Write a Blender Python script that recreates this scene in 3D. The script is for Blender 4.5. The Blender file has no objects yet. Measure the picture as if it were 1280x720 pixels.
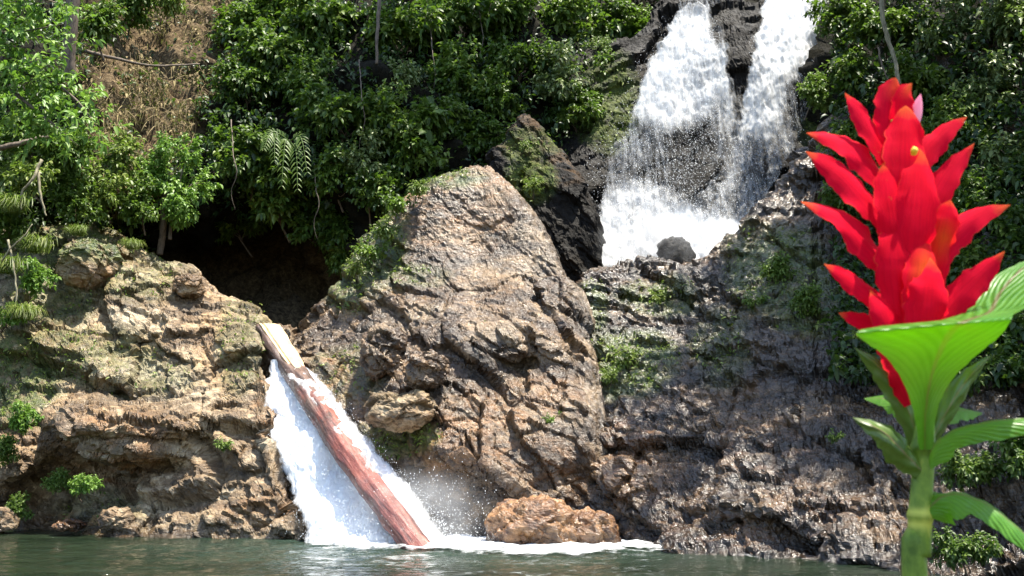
import bpy, math, random
import numpy as np
from mathutils import Vector, Matrix

# ------------------------------------------------------------------ camera, sky, sun, exposure
S = bpy.context.scene
C = S.collection
R = math.radians
PITCH = R(10.0)
CAMZ = 1.6
LENS = 35.0
F = 1280 * LENS / 36.0
cd = bpy.data.cameras.new("camera")
cam = bpy.data.objects.new("camera", cd)
C.objects.link(cam)
cam.location = (0, 0, CAMZ)
cam.rotation_euler = (R(90) + PITCH, 0, 0)
cd.lens = LENS
cd.sensor_width = 36
cd.clip_start = 0.05
cd.clip_end = 500
cd.dof.use_dof = True
cd.dof.focus_distance = 22
cd.dof.aperture_fstop = 20
S.camera = cam

SUN_EL, SUN_AZ = R(75), R(72)         # azimuth: 0 = straight behind the camera, + to the right
sdir = Vector((math.cos(SUN_EL) * math.sin(SUN_AZ), -math.cos(SUN_EL) * math.cos(SUN_AZ), math.sin(SUN_EL)))
W = bpy.data.worlds.new("World")
S.world = W
W.use_nodes = True
nt = W.node_tree
sky = nt.nodes.new("ShaderNodeTexSky")
sky.sky_type = 'NISHITA'
sky.sun_disc = False
sky.sun_elevation = SUN_EL
sky.sun_rotation = math.atan2(sdir.x, sdir.y)
bg = nt.nodes["Background"]
bg.inputs[1].default_value = 0.14
nt.links.new(sky.outputs[0], bg.inputs[0])
sl = bpy.data.lights.new("sun", 'SUN')
sl.energy = 5.0
sl.angle = R(0.5)
sl.color = (1.0, 0.94, 0.82)
so = bpy.data.objects.new("sun", sl)
C.objects.link(so)
so.rotation_euler = sdir.to_track_quat('Z', 'Y').to_euler()
S.view_settings.view_transform = 'Standard'
S.view_settings.look = 'None'
S.view_settings.exposure = 1.65
S.view_settings.gamma = 1.0
S.view_settings.use_curve_mapping = False
S.render.engine = 'CYCLES'
S.cycles.use_denoising = True
S.cycles.max_bounces = 6
S.cycles.transparent_max_bounces = 16
S.cycles.caustics_reflective = False
S.cycles.caustics_refractive = False

# ------------------------------------------------------------------ helpers: rays, noise, meshes
RNG = np.random.default_rng(7)
UPV = np.array([0, -math.sin(PITCH), math.cos(PITCH)])
FWD = np.array([0, math.cos(PITCH), math.sin(PITCH)])


def raydir(px, py):
    px = np.asarray(px, float)
    py = np.asarray(py, float)
    a = ((px - 640) / F)[..., None] * np.array([1.0, 0, 0])
    b = (-(py - 360) / F)[..., None] * UPV
    return a + b + FWD


def U(px, py, Y):
    """world point at distance plane y = Y seen in the direction px, py of the photograph"""
    d = raydir(px, py)
    t = np.asarray(Y, float) / d[..., 1]
    return d * t[..., None] + np.array([0, 0, CAMZ])


def UZ(px, py, z=0.0):
    d = raydir(px, py)
    t = (z - CAMZ) / d[..., 2]
    return d * t[..., None] + np.array([0, 0, CAMZ])


def hash3(ix, iy, iz, seed):
    h = (ix.astype(np.int64) * 374761393 + iy.astype(np.int64) * 668265263 + iz.astype(np.int64) * 2147483647 + seed * 1274126177) & 0xFFFFFFFF
    h = ((h ^ (h >> 13)) * 1274126177) & 0xFFFFFFFF
    h = ((h ^ (h >> 16)) * 2246822519) & 0xFFFFFFFF
    return (h ^ (h >> 15)) & 0xFFFFFFFF


def vnoise(p, seed=0):
    i = np.floor(p)
    f = p - i
    u = f * f * f * (f * (f * 6 - 15) + 10)
    ix, iy, iz = i[:, 0], i[:, 1], i[:, 2]
    r = np.zeros(len(p))
    for dx in (0, 1):
        wx = u[:, 0] if dx else 1 - u[:, 0]
        for dy in (0, 1):
            wy = u[:, 1] if dy else 1 - u[:, 1]
            for dz in (0, 1):
                wz = u[:, 2] if dz else 1 - u[:, 2]
                h = hash3(ix + dx, iy + dy, iz + dz, seed)
                gx = ((h & 1023) / 511.5 - 1)
                gy = (((h >> 10) & 1023) / 511.5 - 1)
                gz = (((h >> 20) & 1023) / 511.5 - 1)
                r += wx * wy * wz * (gx * (f[:, 0] - dx) + gy * (f[:, 1] - dy) + gz * (f[:, 2] - dz))
    return r * 1.5


def fbm(p, seed=0, octs=4, gain=0.5, ridged=False):
    a, r = 1.0, np.zeros(len(p))
    q = p.copy()
    for o in range(octs):
        n = vnoise(q, seed + o * 17)
        if ridged:
            n = 0.5 - np.abs(n) * 1.6
        r += a * n
        a *= gain
        q = q * 2.03 + 11.7
    return r


def worley(q, seed):
    i = np.floor(q)
    n = len(q)
    F1 = np.full(n, 9.0)
    F2 = np.full(n, 9.0)
    sp = np.zeros((n, 3))
    hid = np.zeros(n, np.int64)
    for dx in (-1, 0, 1):
        for dy in (-1, 0, 1):
            for dz in (-1, 0, 1):
                cx, cy, cz = i[:, 0] + dx, i[:, 1] + dy, i[:, 2] + dz
                h = hash3(cx, cy, cz, seed)
                s = np.stack([cx + (h & 1023) / 1024, cy + ((h >> 10) & 1023) / 1024, cz + ((h >> 20) & 1023) / 1024], 1)
                d = np.sqrt(((q - s) ** 2).sum(1))
                near = d < F1
                F2 = np.where(near, F1, np.minimum(F2, d))
                F1 = np.where(near, d, F1)
                sp[near] = s[near]
                hid = np.where(near, h, hid)
    return F1, F2, sp, hid


def bedmat(ang, dip=0.25, stretch=(2.2, 1.4, 1.0)):
    """rows: axes along the bed, across it, normal to it"""
    a = np.array([math.cos(ang), dip, -math.sin(ang)])
    a /= np.linalg.norm(a)
    n = np.array([math.sin(ang), -0.25, math.cos(ang)])
    n -= a * n.dot(a)
    n /= np.linalg.norm(n)
    b = np.cross(n, a)
    return np.stack([a / stretch[0], b / stretch[1], n / stretch[2]])


def facet(p, size, seed, M, tilt=0.55, off=0.5, groove=0.25):
    warp = np.stack([fbm(p / size * 0.7, seed + 31, 2), fbm(p / size * 0.7, seed + 57, 2), fbm(p / size * 0.7, seed + 83, 2)], 1)
    q = (p @ M.T) / size + warp * 0.16
    F1, F2, sp, h = worley(q, seed)
    t = np.stack([(h & 255) / 127.5 - 1, ((h >> 8) & 255) / 127.5 - 1, ((h >> 16) & 255) / 127.5 - 1], 1) * tilt
    t[:, 2] -= 0.35                    # every block overhangs a little and has a lit upper edge
    o = (((h >> 5) & 511) / 255.5 - 1) * off
    d = o + (t * (q - sp)).sum(1)
    e = np.clip((F2 - F1) / 0.09, 0, 1)
    return size * (d - groove * (1 - e) ** 2), h


def rbf(pts):
    P = np.array([(a, b) for a, b, _ in pts], float) / 100
    v = np.array([c for _, _, c in pts], float)
    n = len(P)
    D = np.sqrt(((P[:, None] - P[None]) ** 2).sum(-1) + 0.02)
    A = np.zeros((n + 3, n + 3))
    A[:n, :n] = D
    A[:n, n] = 1
    A[:n, n + 1:] = P
    A[n:, :n] = A[:n, n:].T
    w = np.linalg.solve(A, np.r_[v, 0, 0, 0])

    def f(px, py):
        q = np.stack([np.ravel(px), np.ravel(py)], 1) / 100
        r = np.zeros(len(q))
        for k in range(n):
            r += w[k] * np.sqrt((q[:, 0] - P[k, 0]) ** 2 + (q[:, 1] - P[k, 1]) ** 2 + 0.02)
        r += w[n] + q @ w[n + 1:]
        return r.reshape(np.shape(px))
    return f


def ip(x, pts):
    return np.interp(x, [a for a, _ in pts], [b for _, b in pts])


def newmesh(name, verts, faces, smooth=True):
    """faces: list of int arrays (n, k)"""
    me = bpy.data.meshes.new(name)
    verts = np.asarray(verts, np.float32)
    me.vertices.add(len(verts))
    me.vertices.foreach_set("co", verts.ravel())
    loops = np.concatenate([f.ravel() for f in faces]).astype(np.int32)
    tot = np.concatenate([np.full(len(f), f.shape[1], np.int32) for f in faces])
    start = np.concatenate([[0], np.cumsum(tot)[:-1]]).astype(np.int32)
    me.loops.add(len(loops))
    me.loops.foreach_set("vertex_index", loops)
    me.polygons.add(len(tot))
    me.polygons.foreach_set("loop_start", start)
    me.polygons.foreach_set("loop_total", tot)
    me.update(calc_edges=True)
    me.validate()
    me.polygons.foreach_set("use_smooth", np.full(len(me.polygons), smooth, bool))
    return me


def attr(me, name, vals):
    a = me.attributes.new(name, 'FLOAT', 'POINT')
    a.data.foreach_set("value", np.asarray(vals, np.float32))


def gridfaces(nr, nc, off=0):
    i = np.arange(nr - 1)[:, None] * nc + np.arange(nc - 1)[None]
    i = i.ravel() + off
    return np.stack([i, i + nc, i + nc + 1, i + 1], 1)


def gridnormals(P):
    du = np.gradient(P, axis=1)
    dv = np.gradient(P, axis=0)
    n = np.cross(dv, du)
    n /= np.linalg.norm(n, axis=-1, keepdims=True) + 1e-9
    return n


def link(name, me, mat, parent=None):
    o = bpy.data.objects.new(name, me)
    C.objects.link(o)
    if mat and not me.materials:
        me.materials.append(mat)
    if parent:
        o.parent = parent
    return o


def tag(o, label=None, cat=None, group=None, kind=None):
    if label:
        o['label'] = label
    if cat:
        o['category'] = cat
    if group:
        o['group'] = group
    if kind:
        o['kind'] = kind
    return o


def empty(name, loc, label, cat, group=None):
    o = bpy.data.objects.new(name, None)
    C.objects.link(o)
    o.location = loc
    o.empty_display_size = 0.2
    return tag(o, label, cat, group)


def tube_arrays(path, radii, sides=8, rough=0.0, seed=0):
    path = np.asarray(path, float)
    radii = np.broadcast_to(np.asarray(radii, float), (len(path),))
    t = np.gradient(path, axis=0)
    t /= np.linalg.norm(t, axis=1, keepdims=True) + 1e-9
    ref = np.array([0, 1.0, 0]) if abs(t[0][1]) < 0.8 else np.array([1.0, 0, 0])
    V = []
    a = np.linspace(0, 2 * math.pi, sides, endpoint=False)
    for k in range(len(path)):
        u = np.cross(t[k], ref)
        u /= np.linalg.norm(u) + 1e-9
        w = np.cross(t[k], u)
        V.append(path[k] + radii[k] * (np.cos(a)[:, None] * u + np.sin(a)[:, None] * w))
    V = np.concatenate(V)
    if rough:
        V = V + np.stack([fbm(V * 4, seed + j, 3) for j in range(3)], 1) * rough
    n = len(path)
    Fq = []
    for k in range(n - 1):
        for j in range(sides):
            Fq.append((k * sides + j, k * sides + (j + 1) % sides, (k + 1) * sides + (j + 1) % sides, (k + 1) * sides + j))
    caps = [np.array([[j for j in range(sides)][::-1]]), np.array([[(n - 1) * sides + j for j in range(sides)]])]
    return V, [np.array(Fq)] + caps


def join_arrays(items):
    V, Fs, o = [], [], 0
    for v, fs in items:
        V.append(v)
        Fs += [f + o for f in fs]
        o += len(v)
    return np.concatenate(V), Fs


def smoothpath(pts, n=24):
    """Catmull-Rom through points"""
    p = np.asarray(pts, float)
    p = np.vstack([2 * p[0] - p[1], p, 2 * p[-1] - p[-2]])
    out = []
    segs = len(p) - 3
    for s in np.linspace(0, segs - 1e-6, n):
        k = int(s)
        t = s - k
        a, b, c, d = p[k:k + 4]
        out.append(0.5 * (2 * b + (c - a) * t + (2 * a - 5 * b + 4 * c - d) * t * t + (3 * b - a - 3 * c + d) * t ** 3))
    return np.array(out)


# ------------------------------------------------------------------ materials
class NT:
    def __init__(s, name):
        s.m = bpy.data.materials.new(name)
        s.m.use_nodes = True
        s.t = s.m.node_tree
        s.b = s.t.nodes["Principled BSDF"]
        s.out = s.t.nodes["Material Output"]
        s.obj = None

    def n(s, typ, **kw):
        x = s.t.nodes.new(typ)
        for k, v in kw.items():
            setattr(x, k, v)
        return x

    def l(s, a, b):
        s.t.links.new(a, b)

    def co(s, scale=(1, 1, 1), rot=(0, 0, 0)):
        g = s.n("ShaderNodeNewGeometry")
        m = s.n("ShaderNodeMapping")
        m.inputs['Scale'].default_value = scale
        m.inputs['Rotation'].default_value = rot
        s.l(g.outputs['Position'], m.inputs['Vector'])
        return m.outputs[0]

    def noise(s, vec, scale, detail=4, rough=0.55, dist=0.0, typ='FBM'):
        x = s.n("ShaderNodeTexNoise")
        x.noise_type = typ
        x.inputs['Scale'].default_value = scale
        x.inputs['Detail'].default_value = detail
        x.inputs['Roughness'].default_value = rough
        x.inputs['Distortion'].default_value = dist
        if vec is not None:
            s.l(vec, x.inputs['Vector'])
        return x.outputs['Fac']

    def ramp(s, fac, stops, interp='LINEAR'):
        x = s.n("ShaderNodeValToRGB")
        x.color_ramp.interpolation = interp
        e = x.color_ramp.elements
        while len(e) < len(stops):
            e.new(0.5)
        for k, (p, c) in enumerate(stops):
            e[k].position = p
            if isinstance(c, (int, float)):
                c = (c, c, c)
            e[k].color = (*c, 1)
        s.l(fac, x.inputs[0])
        return x.outputs[0]

    def mix(s, fac, a, b, mode='MIX'):
        x = s.n("ShaderNodeMix", data_type='RGBA', blend_type=mode)
        for sock, v in ((x.inputs[0], fac), (x.inputs[6], a), (x.inputs[7], b)):
            if hasattr(v, 'links'):
                s.l(v, sock)
            elif isinstance(v, tuple):
                sock.default_value = (*v, 1)
            else:
                sock.default_value = v
        return x.outputs[2]

    def math(s, op, a, b=0.0, clamp=False):
        x = s.n("ShaderNodeMath", operation=op, use_clamp=clamp)
        for sock, v in ((x.inputs[0], a), (x.inputs[1], b)):
            if hasattr(v, 'links'):
                s.l(v, sock)
            else:
                sock.default_value = v
        return x.outputs[0]

    def at(s, name):
        x = s.n("ShaderNodeAttribute", attribute_name=name)
        return x.outputs['Fac']

    def bump(s, h, strength=0.5, dist=0.05, chain=None):
        x = s.n("ShaderNodeBump")
        x.inputs['Strength'].default_value = strength
        x.inputs['Distance'].default_value = dist
        s.l(h, x.inputs['Height'])
        if chain is not None:
            s.l(chain, x.inputs['Normal'])
        return x.outputs[0]

    def set(s, **kw):
        for k, v in kw.items():
            sock = s.b.inputs[k.replace('_', ' ')]
            if hasattr(v, 'links'):
                s.l(v, sock)
            elif isinstance(v, tuple):
                sock.default_value = (*v, 1)
            else:
                sock.default_value = v


def rock_mat(name, dark, mid, light, ochre=(0.24, 0.115, 0.04), rough=(0.35, 0.75), wet=0.0, bed=(0.7, 0.9, 1.6), hue=(1.05, 0.80, 0.52)):
    s = NT(name)
    v = s.co()
    vb = s.co(bed, (0, R(22), 0))
    n1 = s.noise(vb, 0.9, 7, 0.62, 0.6)
    n2 = s.noise(v, 5.5, 5, 0.65, 0.2)
    n3 = s.noise(vb, 2.2, 4, 0.6, 0.8)
    base = s.ramp(s.math('ADD', s.math('MULTIPLY', n1, 0.62), s.math('MULTIPLY', n2, 0.38)),
                  [(0.33, dark), (0.48, mid), (0.60, light), (0.72, tuple(min(1, c * 1.2) for c in light))])
    big = s.noise(v, 0.45, 4, 0.6, 0.8)
    base = s.mix(s.ramp(big, [(0.38, 0.0), (0.62, 0.75)]), base, s.mix(1.0, base, hue, 'MULTIPLY'))
    och = s.math('MULTIPLY', s.ramp(n3, [(0.42, 0.0), (0.66, 1.0)]), s.at("ochre"), True)
    col = s.mix(och, base, ochre)
    mossn = s.math('MULTIPLY', s.ramp(s.noise(v, 3.2, 5, 0.7), [(0.33, 0.0), (0.52, 1.0)]), s.at("moss"), True)
    mcol = s.ramp(n2, [(0.35, (0.025, 0.045, 0.006)), (0.65, (0.095, 0.115, 0.016))])
    col = s.mix(mossn, col, mcol)
    # thin dark crack lines
    vn = s.n("ShaderNodeTexVoronoi", feature='DISTANCE_TO_EDGE')
    vn.inputs['Scale'].default_value = 0.8
    wv = s.n("ShaderNodeVectorMath", operation='ADD')
    nz = s.n("ShaderNodeTexNoise")
    nz.inputs['Scale'].default_value = 1.4
    nz.inputs['Detail'].default_value = 4
    s.l(v, nz.inputs['Vector'])
    s.l(vb, wv.inputs[0])
    s.l(nz.outputs['Color'], wv.inputs[1])
    s.l(wv.outputs[0], vn.inputs['Vector'])
    crack = s.ramp(vn.outputs['Distance'], [(0.0, 1.0), (0.016, 0.0)])
    col = s.mix(s.math('MULTIPLY', crack, 0.55), col, dark)
    gp = s.n("ShaderNodeNewGeometry")
    sz = s.n("ShaderNodeSeparateXYZ")
    s.l(gp.outputs['Position'], sz.inputs[0])
    hz = s.math('ADD', sz.outputs[2], s.math('MULTIPLY', s.math('SUBTRACT', n3, 0.5), 1.2))
    band = s.ramp(s.math('MULTIPLY', hz, 1.0), [(0.12, 1.0), (0.42, 0.0)])
    col = s.mix(s.math('MULTIPLY', band, 0.85), col, s.mix(1.0, col, (0.33, 0.30, 0.25), 'MULTIPLY'))
    fine = s.noise(v, 26, 5, 0.7)
    med = s.noise(vb, 7, 5, 0.65, 0.5)
    nrm = s.bump(med, 0.8, 0.10)
    nrm = s.bump(fine, 0.75, 0.03, nrm)
    nrm = s.bump(s.math('SUBTRACT', 1.0, crack), 0.6, 0.03, nrm)
    rg = s.ramp(s.noise(vb, 1.6, 3), [(0.38, rough[0]), (0.62, rough[1])])
    rg = s.mix(band, rg, (0.18, 0.18, 0.18))
    s.set(Base_Color=col, Roughness=rg, Normal=nrm, Specular_IOR_Level=0.2 if name.startswith('black') else 0.5)
    if wet:
        s.set(Coat_Weight=wet, Coat_Roughness=0.16)
        s.l(s.bump(med, 0.55, 0.10), s.b.inputs['Coat Normal'])
    return s.m


def leaf_mat(name, c0, c1, c2, trans=0.36, rough=0.46):
    s = NT(name)
    oi = s.n("ShaderNodeObjectInfo")
    r = s.math('ADD', s.math('MULTIPLY', s.at("rnd"), 0.8), s.math('MULTIPLY', oi.outputs['Random'], 0.2))
    col = s.ramp(r, [(0.0, c0), (0.5, c1), (0.9, c2), (1.0, tuple(0.5 * a + 0.5 * b for a, b in zip(c2, (0.16, 0.13, 0.03))))])
    s.set(Base_Color=col, Roughness=rough, Specular_IOR_Level=0.35)
    tr = s.n("ShaderNodeBsdfTranslucent")
    s.l(s.mix(0.5, col, (0.13, 0.26, 0.015), 'MIX'), tr.inputs[0])
    mx = s.n("ShaderNodeMixShader")
    mx.inputs[0].default_value = trans
    s.l(s.b.outputs[0], mx.inputs[1])
    s.l(tr.outputs[0], mx.inputs[2])
    s.l(mx.outputs[0], s.out.inputs[0])
    return s.m


def bark_mat(name, a, b, rough=0.8):
    s = NT(name)
    v = s.co((6, 6, 1.2))
    n = s.noise(v, 3, 5, 0.65)
    s.set(Base_Color=s.ramp(n, [(0.35, a), (0.65, b)]), Roughness=rough, Normal=s.bump(n, 0.6, 0.02))
    return s.m


M = {}
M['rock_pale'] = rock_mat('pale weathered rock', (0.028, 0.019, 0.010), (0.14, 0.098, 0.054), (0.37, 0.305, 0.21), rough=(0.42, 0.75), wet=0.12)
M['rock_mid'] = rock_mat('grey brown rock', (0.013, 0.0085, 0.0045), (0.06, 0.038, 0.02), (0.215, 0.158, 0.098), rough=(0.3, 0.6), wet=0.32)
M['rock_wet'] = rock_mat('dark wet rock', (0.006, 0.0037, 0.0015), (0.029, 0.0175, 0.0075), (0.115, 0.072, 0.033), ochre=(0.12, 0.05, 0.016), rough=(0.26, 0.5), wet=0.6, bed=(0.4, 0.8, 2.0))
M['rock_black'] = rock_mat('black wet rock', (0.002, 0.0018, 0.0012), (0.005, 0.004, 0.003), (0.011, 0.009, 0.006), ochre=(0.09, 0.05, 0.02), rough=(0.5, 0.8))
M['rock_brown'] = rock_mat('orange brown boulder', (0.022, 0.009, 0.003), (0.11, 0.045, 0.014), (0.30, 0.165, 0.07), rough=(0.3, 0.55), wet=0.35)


def earth_mat():
    s = NT('forest earth')
    v = s.co()
    n1 = s.noise(v, 0.5, 6, 0.65, 0.4)
    n2 = s.noise(v, 7, 5, 0.7, 0.3)
    dry = s.ramp(n2, [(0.33, (0.025, 0.016, 0.009)), (0.5, (0.10, 0.068, 0.035)), (0.66, (0.21, 0.155, 0.085))])
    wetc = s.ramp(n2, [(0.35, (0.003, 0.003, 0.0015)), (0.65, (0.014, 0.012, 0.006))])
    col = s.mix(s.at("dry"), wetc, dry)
    s.set(Base_Color=col, Roughness=0.9, Specular_IOR_Level=0.15, Normal=s.bump(s.noise(v, 9, 6, 0.7), 0.9, 0.12))
    return s.m


M['earth'] = earth_mat()
M['bark'] = bark_mat('brown bark', (0.05, 0.035, 0.025), (0.16, 0.12, 0.085))
M['bark_pale'] = bark_mat('pale dry bark', (0.10, 0.085, 0.05), (0.28, 0.25, 0.16))
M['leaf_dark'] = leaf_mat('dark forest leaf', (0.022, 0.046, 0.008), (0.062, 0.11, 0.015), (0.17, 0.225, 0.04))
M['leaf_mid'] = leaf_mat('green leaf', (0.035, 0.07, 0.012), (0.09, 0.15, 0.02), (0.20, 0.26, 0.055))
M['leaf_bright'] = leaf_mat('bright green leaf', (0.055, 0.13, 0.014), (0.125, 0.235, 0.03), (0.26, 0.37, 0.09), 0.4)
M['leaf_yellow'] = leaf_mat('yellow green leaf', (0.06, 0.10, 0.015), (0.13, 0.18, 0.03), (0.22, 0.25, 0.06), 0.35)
M['leaf_shade'] = leaf_mat('shade painted leaf', (0.008, 0.02, 0.005), (0.02, 0.045, 0.009), (0.055, 0.095, 0.02), 0.25)  # undergrowth leaves darkened to put shade between the shrubs into the colour
M['leaf_grey'] = leaf_mat('grey green leaf', (0.06, 0.095, 0.03), (0.14, 0.185, 0.06), (0.28, 0.32, 0.14), 0.3)
M['leaf_dead'] = leaf_mat('dead leaf', (0.05, 0.032, 0.014), (0.15, 0.105, 0.045), (0.33, 0.26, 0.12), 0.2, 0.8)


def fall_mat(name, grain, strand, bias=0.0, soft=0.34):
    """falling white water: opaque white where the foam is thick, thin threads and grains where it tears open"""
    s = NT(name)
    uv = s.n("ShaderNodeUVMap")

    def m(sx, sy):
        mp = s.n("ShaderNodeMapping")
        mp.inputs['Scale'].default_value = (sx, sy, 1.0)
        s.l(uv.outputs[0], mp.inputs[0])
        return mp.outputs[0]
    wob = m(1.0, 0.35)
    a = s.noise(m(grain, grain * .55), 1.0, 5, 0.75, 0.2)
    b = s.noise(m(strand, strand * .09), 1.0, 5, 0.7, 0.5)
    c = s.noise(wob, 0.55, 3, 0.5, 0.3)
    d = s.at("dens")
    h = s.math('ADD', s.math('ADD', s.math('MULTIPLY', a, 0.27), s.math('MULTIPLY', b, 0.57)), s.math('MULTIPLY', c, 0.16))
    t = s.math('ADD', h, s.math('ADD', d, bias - 0.9))
    al = s.ramp(t, [(0.0, 0.0), (soft * .35, 0.3), (soft, 1.0)])
    dif = s.n("ShaderNodeBsdfDiffuse")
    dif.inputs[0].default_value = (0.93, 0.94, 0.95, 1)
    s.l(s.bump(h, 0.6, 0.18), dif.inputs['Normal'])
    trl = s.n("ShaderNodeBsdfTranslucent")
    trl.inputs[0].default_value = (0.93, 0.94, 0.95, 1)
    m1 = s.n("ShaderNodeMixShader")
    m1.inputs[0].default_value = 0.4
    s.l(dif.outputs[0], m1.inputs[1])
    s.l(trl.outputs[0], m1.inputs[2])
    tp = s.n("ShaderNodeBsdfTransparent")
    m2 = s.n("ShaderNodeMixShader")
    s.l(al, m2.inputs[0])
    s.l(tp.outputs[0], m2.inputs[1])
    s.l(m1.outputs[0], m2.inputs[2])
    s.l(m2.outputs[0], s.out.inputs[0])
    return s.m


M['fall'] = fall_mat('falling white water', 11.0, 7.0, 0.0, 0.46)
M['cascade'] = fall_mat('rushing white water', 8.0, 6.0, 0.3, 0.34)


def spray_mat():
    s = NT('water drops')
    s.set(Base_Color=(0.88, 0.91, 0.94), Roughness=0.3)
    return s.m


M['spray'] = spray_mat()


def foam_mat():
    s = NT('pool foam')
    v = s.co()
    n = s.math('ADD', s.math('MULTIPLY', s.noise(v, 2.4, 6, 0.7, 0.5), 0.55),
               s.math('MULTIPLY', s.noise(s.co((0.35, 1.5, 1)), 2.0, 5, 0.65, 0.6), 0.45))
    t = s.math('ADD', n, s.math('SUBTRACT', s.at("dens"), 1.0))
    al = s.ramp(t, [(0.0, 0.0), (0.08, 0.25), (0.34, 1.0)])
    s.set(Base_Color=(0.86, 0.89, 0.9), Roughness=0.6, Alpha=al, Normal=s.bump(n, 0.6, 0.15))
    return s.m


M['foam'] = foam_mat()


def water_mat():
    s = NT('pool water')
    v = s.co((1.0, 1.6, 1))
    n1 = s.noise(v, 1.1, 3, 0.5, 0.6)
    n2 = s.noise(v, 4.0, 4, 0.55, 0.4)
    n3 = s.noise(v, 14.0, 3, 0.5)
    nrm = s.bump(n1, 0.45, 0.40)
    nrm = s.bump(n2, 0.5, 0.16, nrm)
    nrm = s.bump(n3, 0.2, 0.03, nrm)
    col = s.ramp(s.noise(v, 0.35, 3), [(0.35, (0.006, 0.012, 0.006)), (0.65, (0.014, 0.022, 0.012))])
    col = s.mix(s.at("milky"), col, (0.03, 0.05, 0.038))
    s.set(Base_Color=col, Roughness=0.06, IOR=1.33, Normal=nrm)
    return s.m


M['water'] = water_mat()

# ------------------------------------------------------------------ the hillside behind everything
hill_depth = rbf([(-500, -400, 46), (640, -400, 52), (1800, -400, 38), (-400, 200, 25), (0, 100, 29.5), (100, 200, 30),
                  (200, 100, 33), (200, 0, 36), (300, 100, 33.5), (450, 100, 33), (600, 100, 34), (450, 225, 31.5),
                  (600, 200, 32.5), (330, 235, 32), (240, 250, 31.5), (330, 335, 37), (250, 330, 36), (400, 350, 35), (340, 430, 31),
                  (440, 330, 32), (700, 80, 34), (760, 200, 34.5), (880, 0, 39), (880, -80, 42), (1000, -60, 41),
                  (1000, 200, 33), (1060, 60, 31), (1100, 100, 29), (1200, 150, 27.5), (1300, 100, 26), (1500, 100, 23),
                  (1800, 300, 20), (300, 700, 31), (900, 700, 32), (-400, 500, 24), (1300, 600, 24), (60, 320, 30)])


def region_mask(px, py, ells):
    """max of soft ellipses (cx, cy, rx, ry, value)"""
    m = np.zeros(np.shape(px))
    for cx, cy, rx, ry, v in ells:
        d = ((px - cx) / rx) ** 2 + ((py - cy) / ry) ** 2
        m = np.maximum(m, v * np.clip(1.6 - d * 1.1, 0, 1))
    return m


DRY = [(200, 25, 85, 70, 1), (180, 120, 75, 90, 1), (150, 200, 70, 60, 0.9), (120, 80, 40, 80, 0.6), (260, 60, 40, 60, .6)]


def build_hill():
    X = np.linspace(-700, 2000, 420)
    Yp = np.linspace(-500, 740, 260)
    px, py = np.meshgrid(X, Yp)
    D = hill_depth(px, py)
    P = U(px, py, D)
    flat = P.reshape(-1, 3)
    nrm = gridnormals(P).reshape(-1, 3)
    n = fbm(flat * 0.45, 3, 5) * 0.9 + fbm(flat * 1.7, 9, 4) * 0.3
    flat = flat + nrm * n[:, None]
    me = newmesh("hillside", flat, [gridfaces(*px.shape)])
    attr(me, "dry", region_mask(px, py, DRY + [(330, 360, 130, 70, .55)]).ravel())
    tag(link("hillside", me, M['earth']), kind='structure')


build_hill()


# ------------------------------------------------------------------ rocks
MOSSPTS = []

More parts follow.
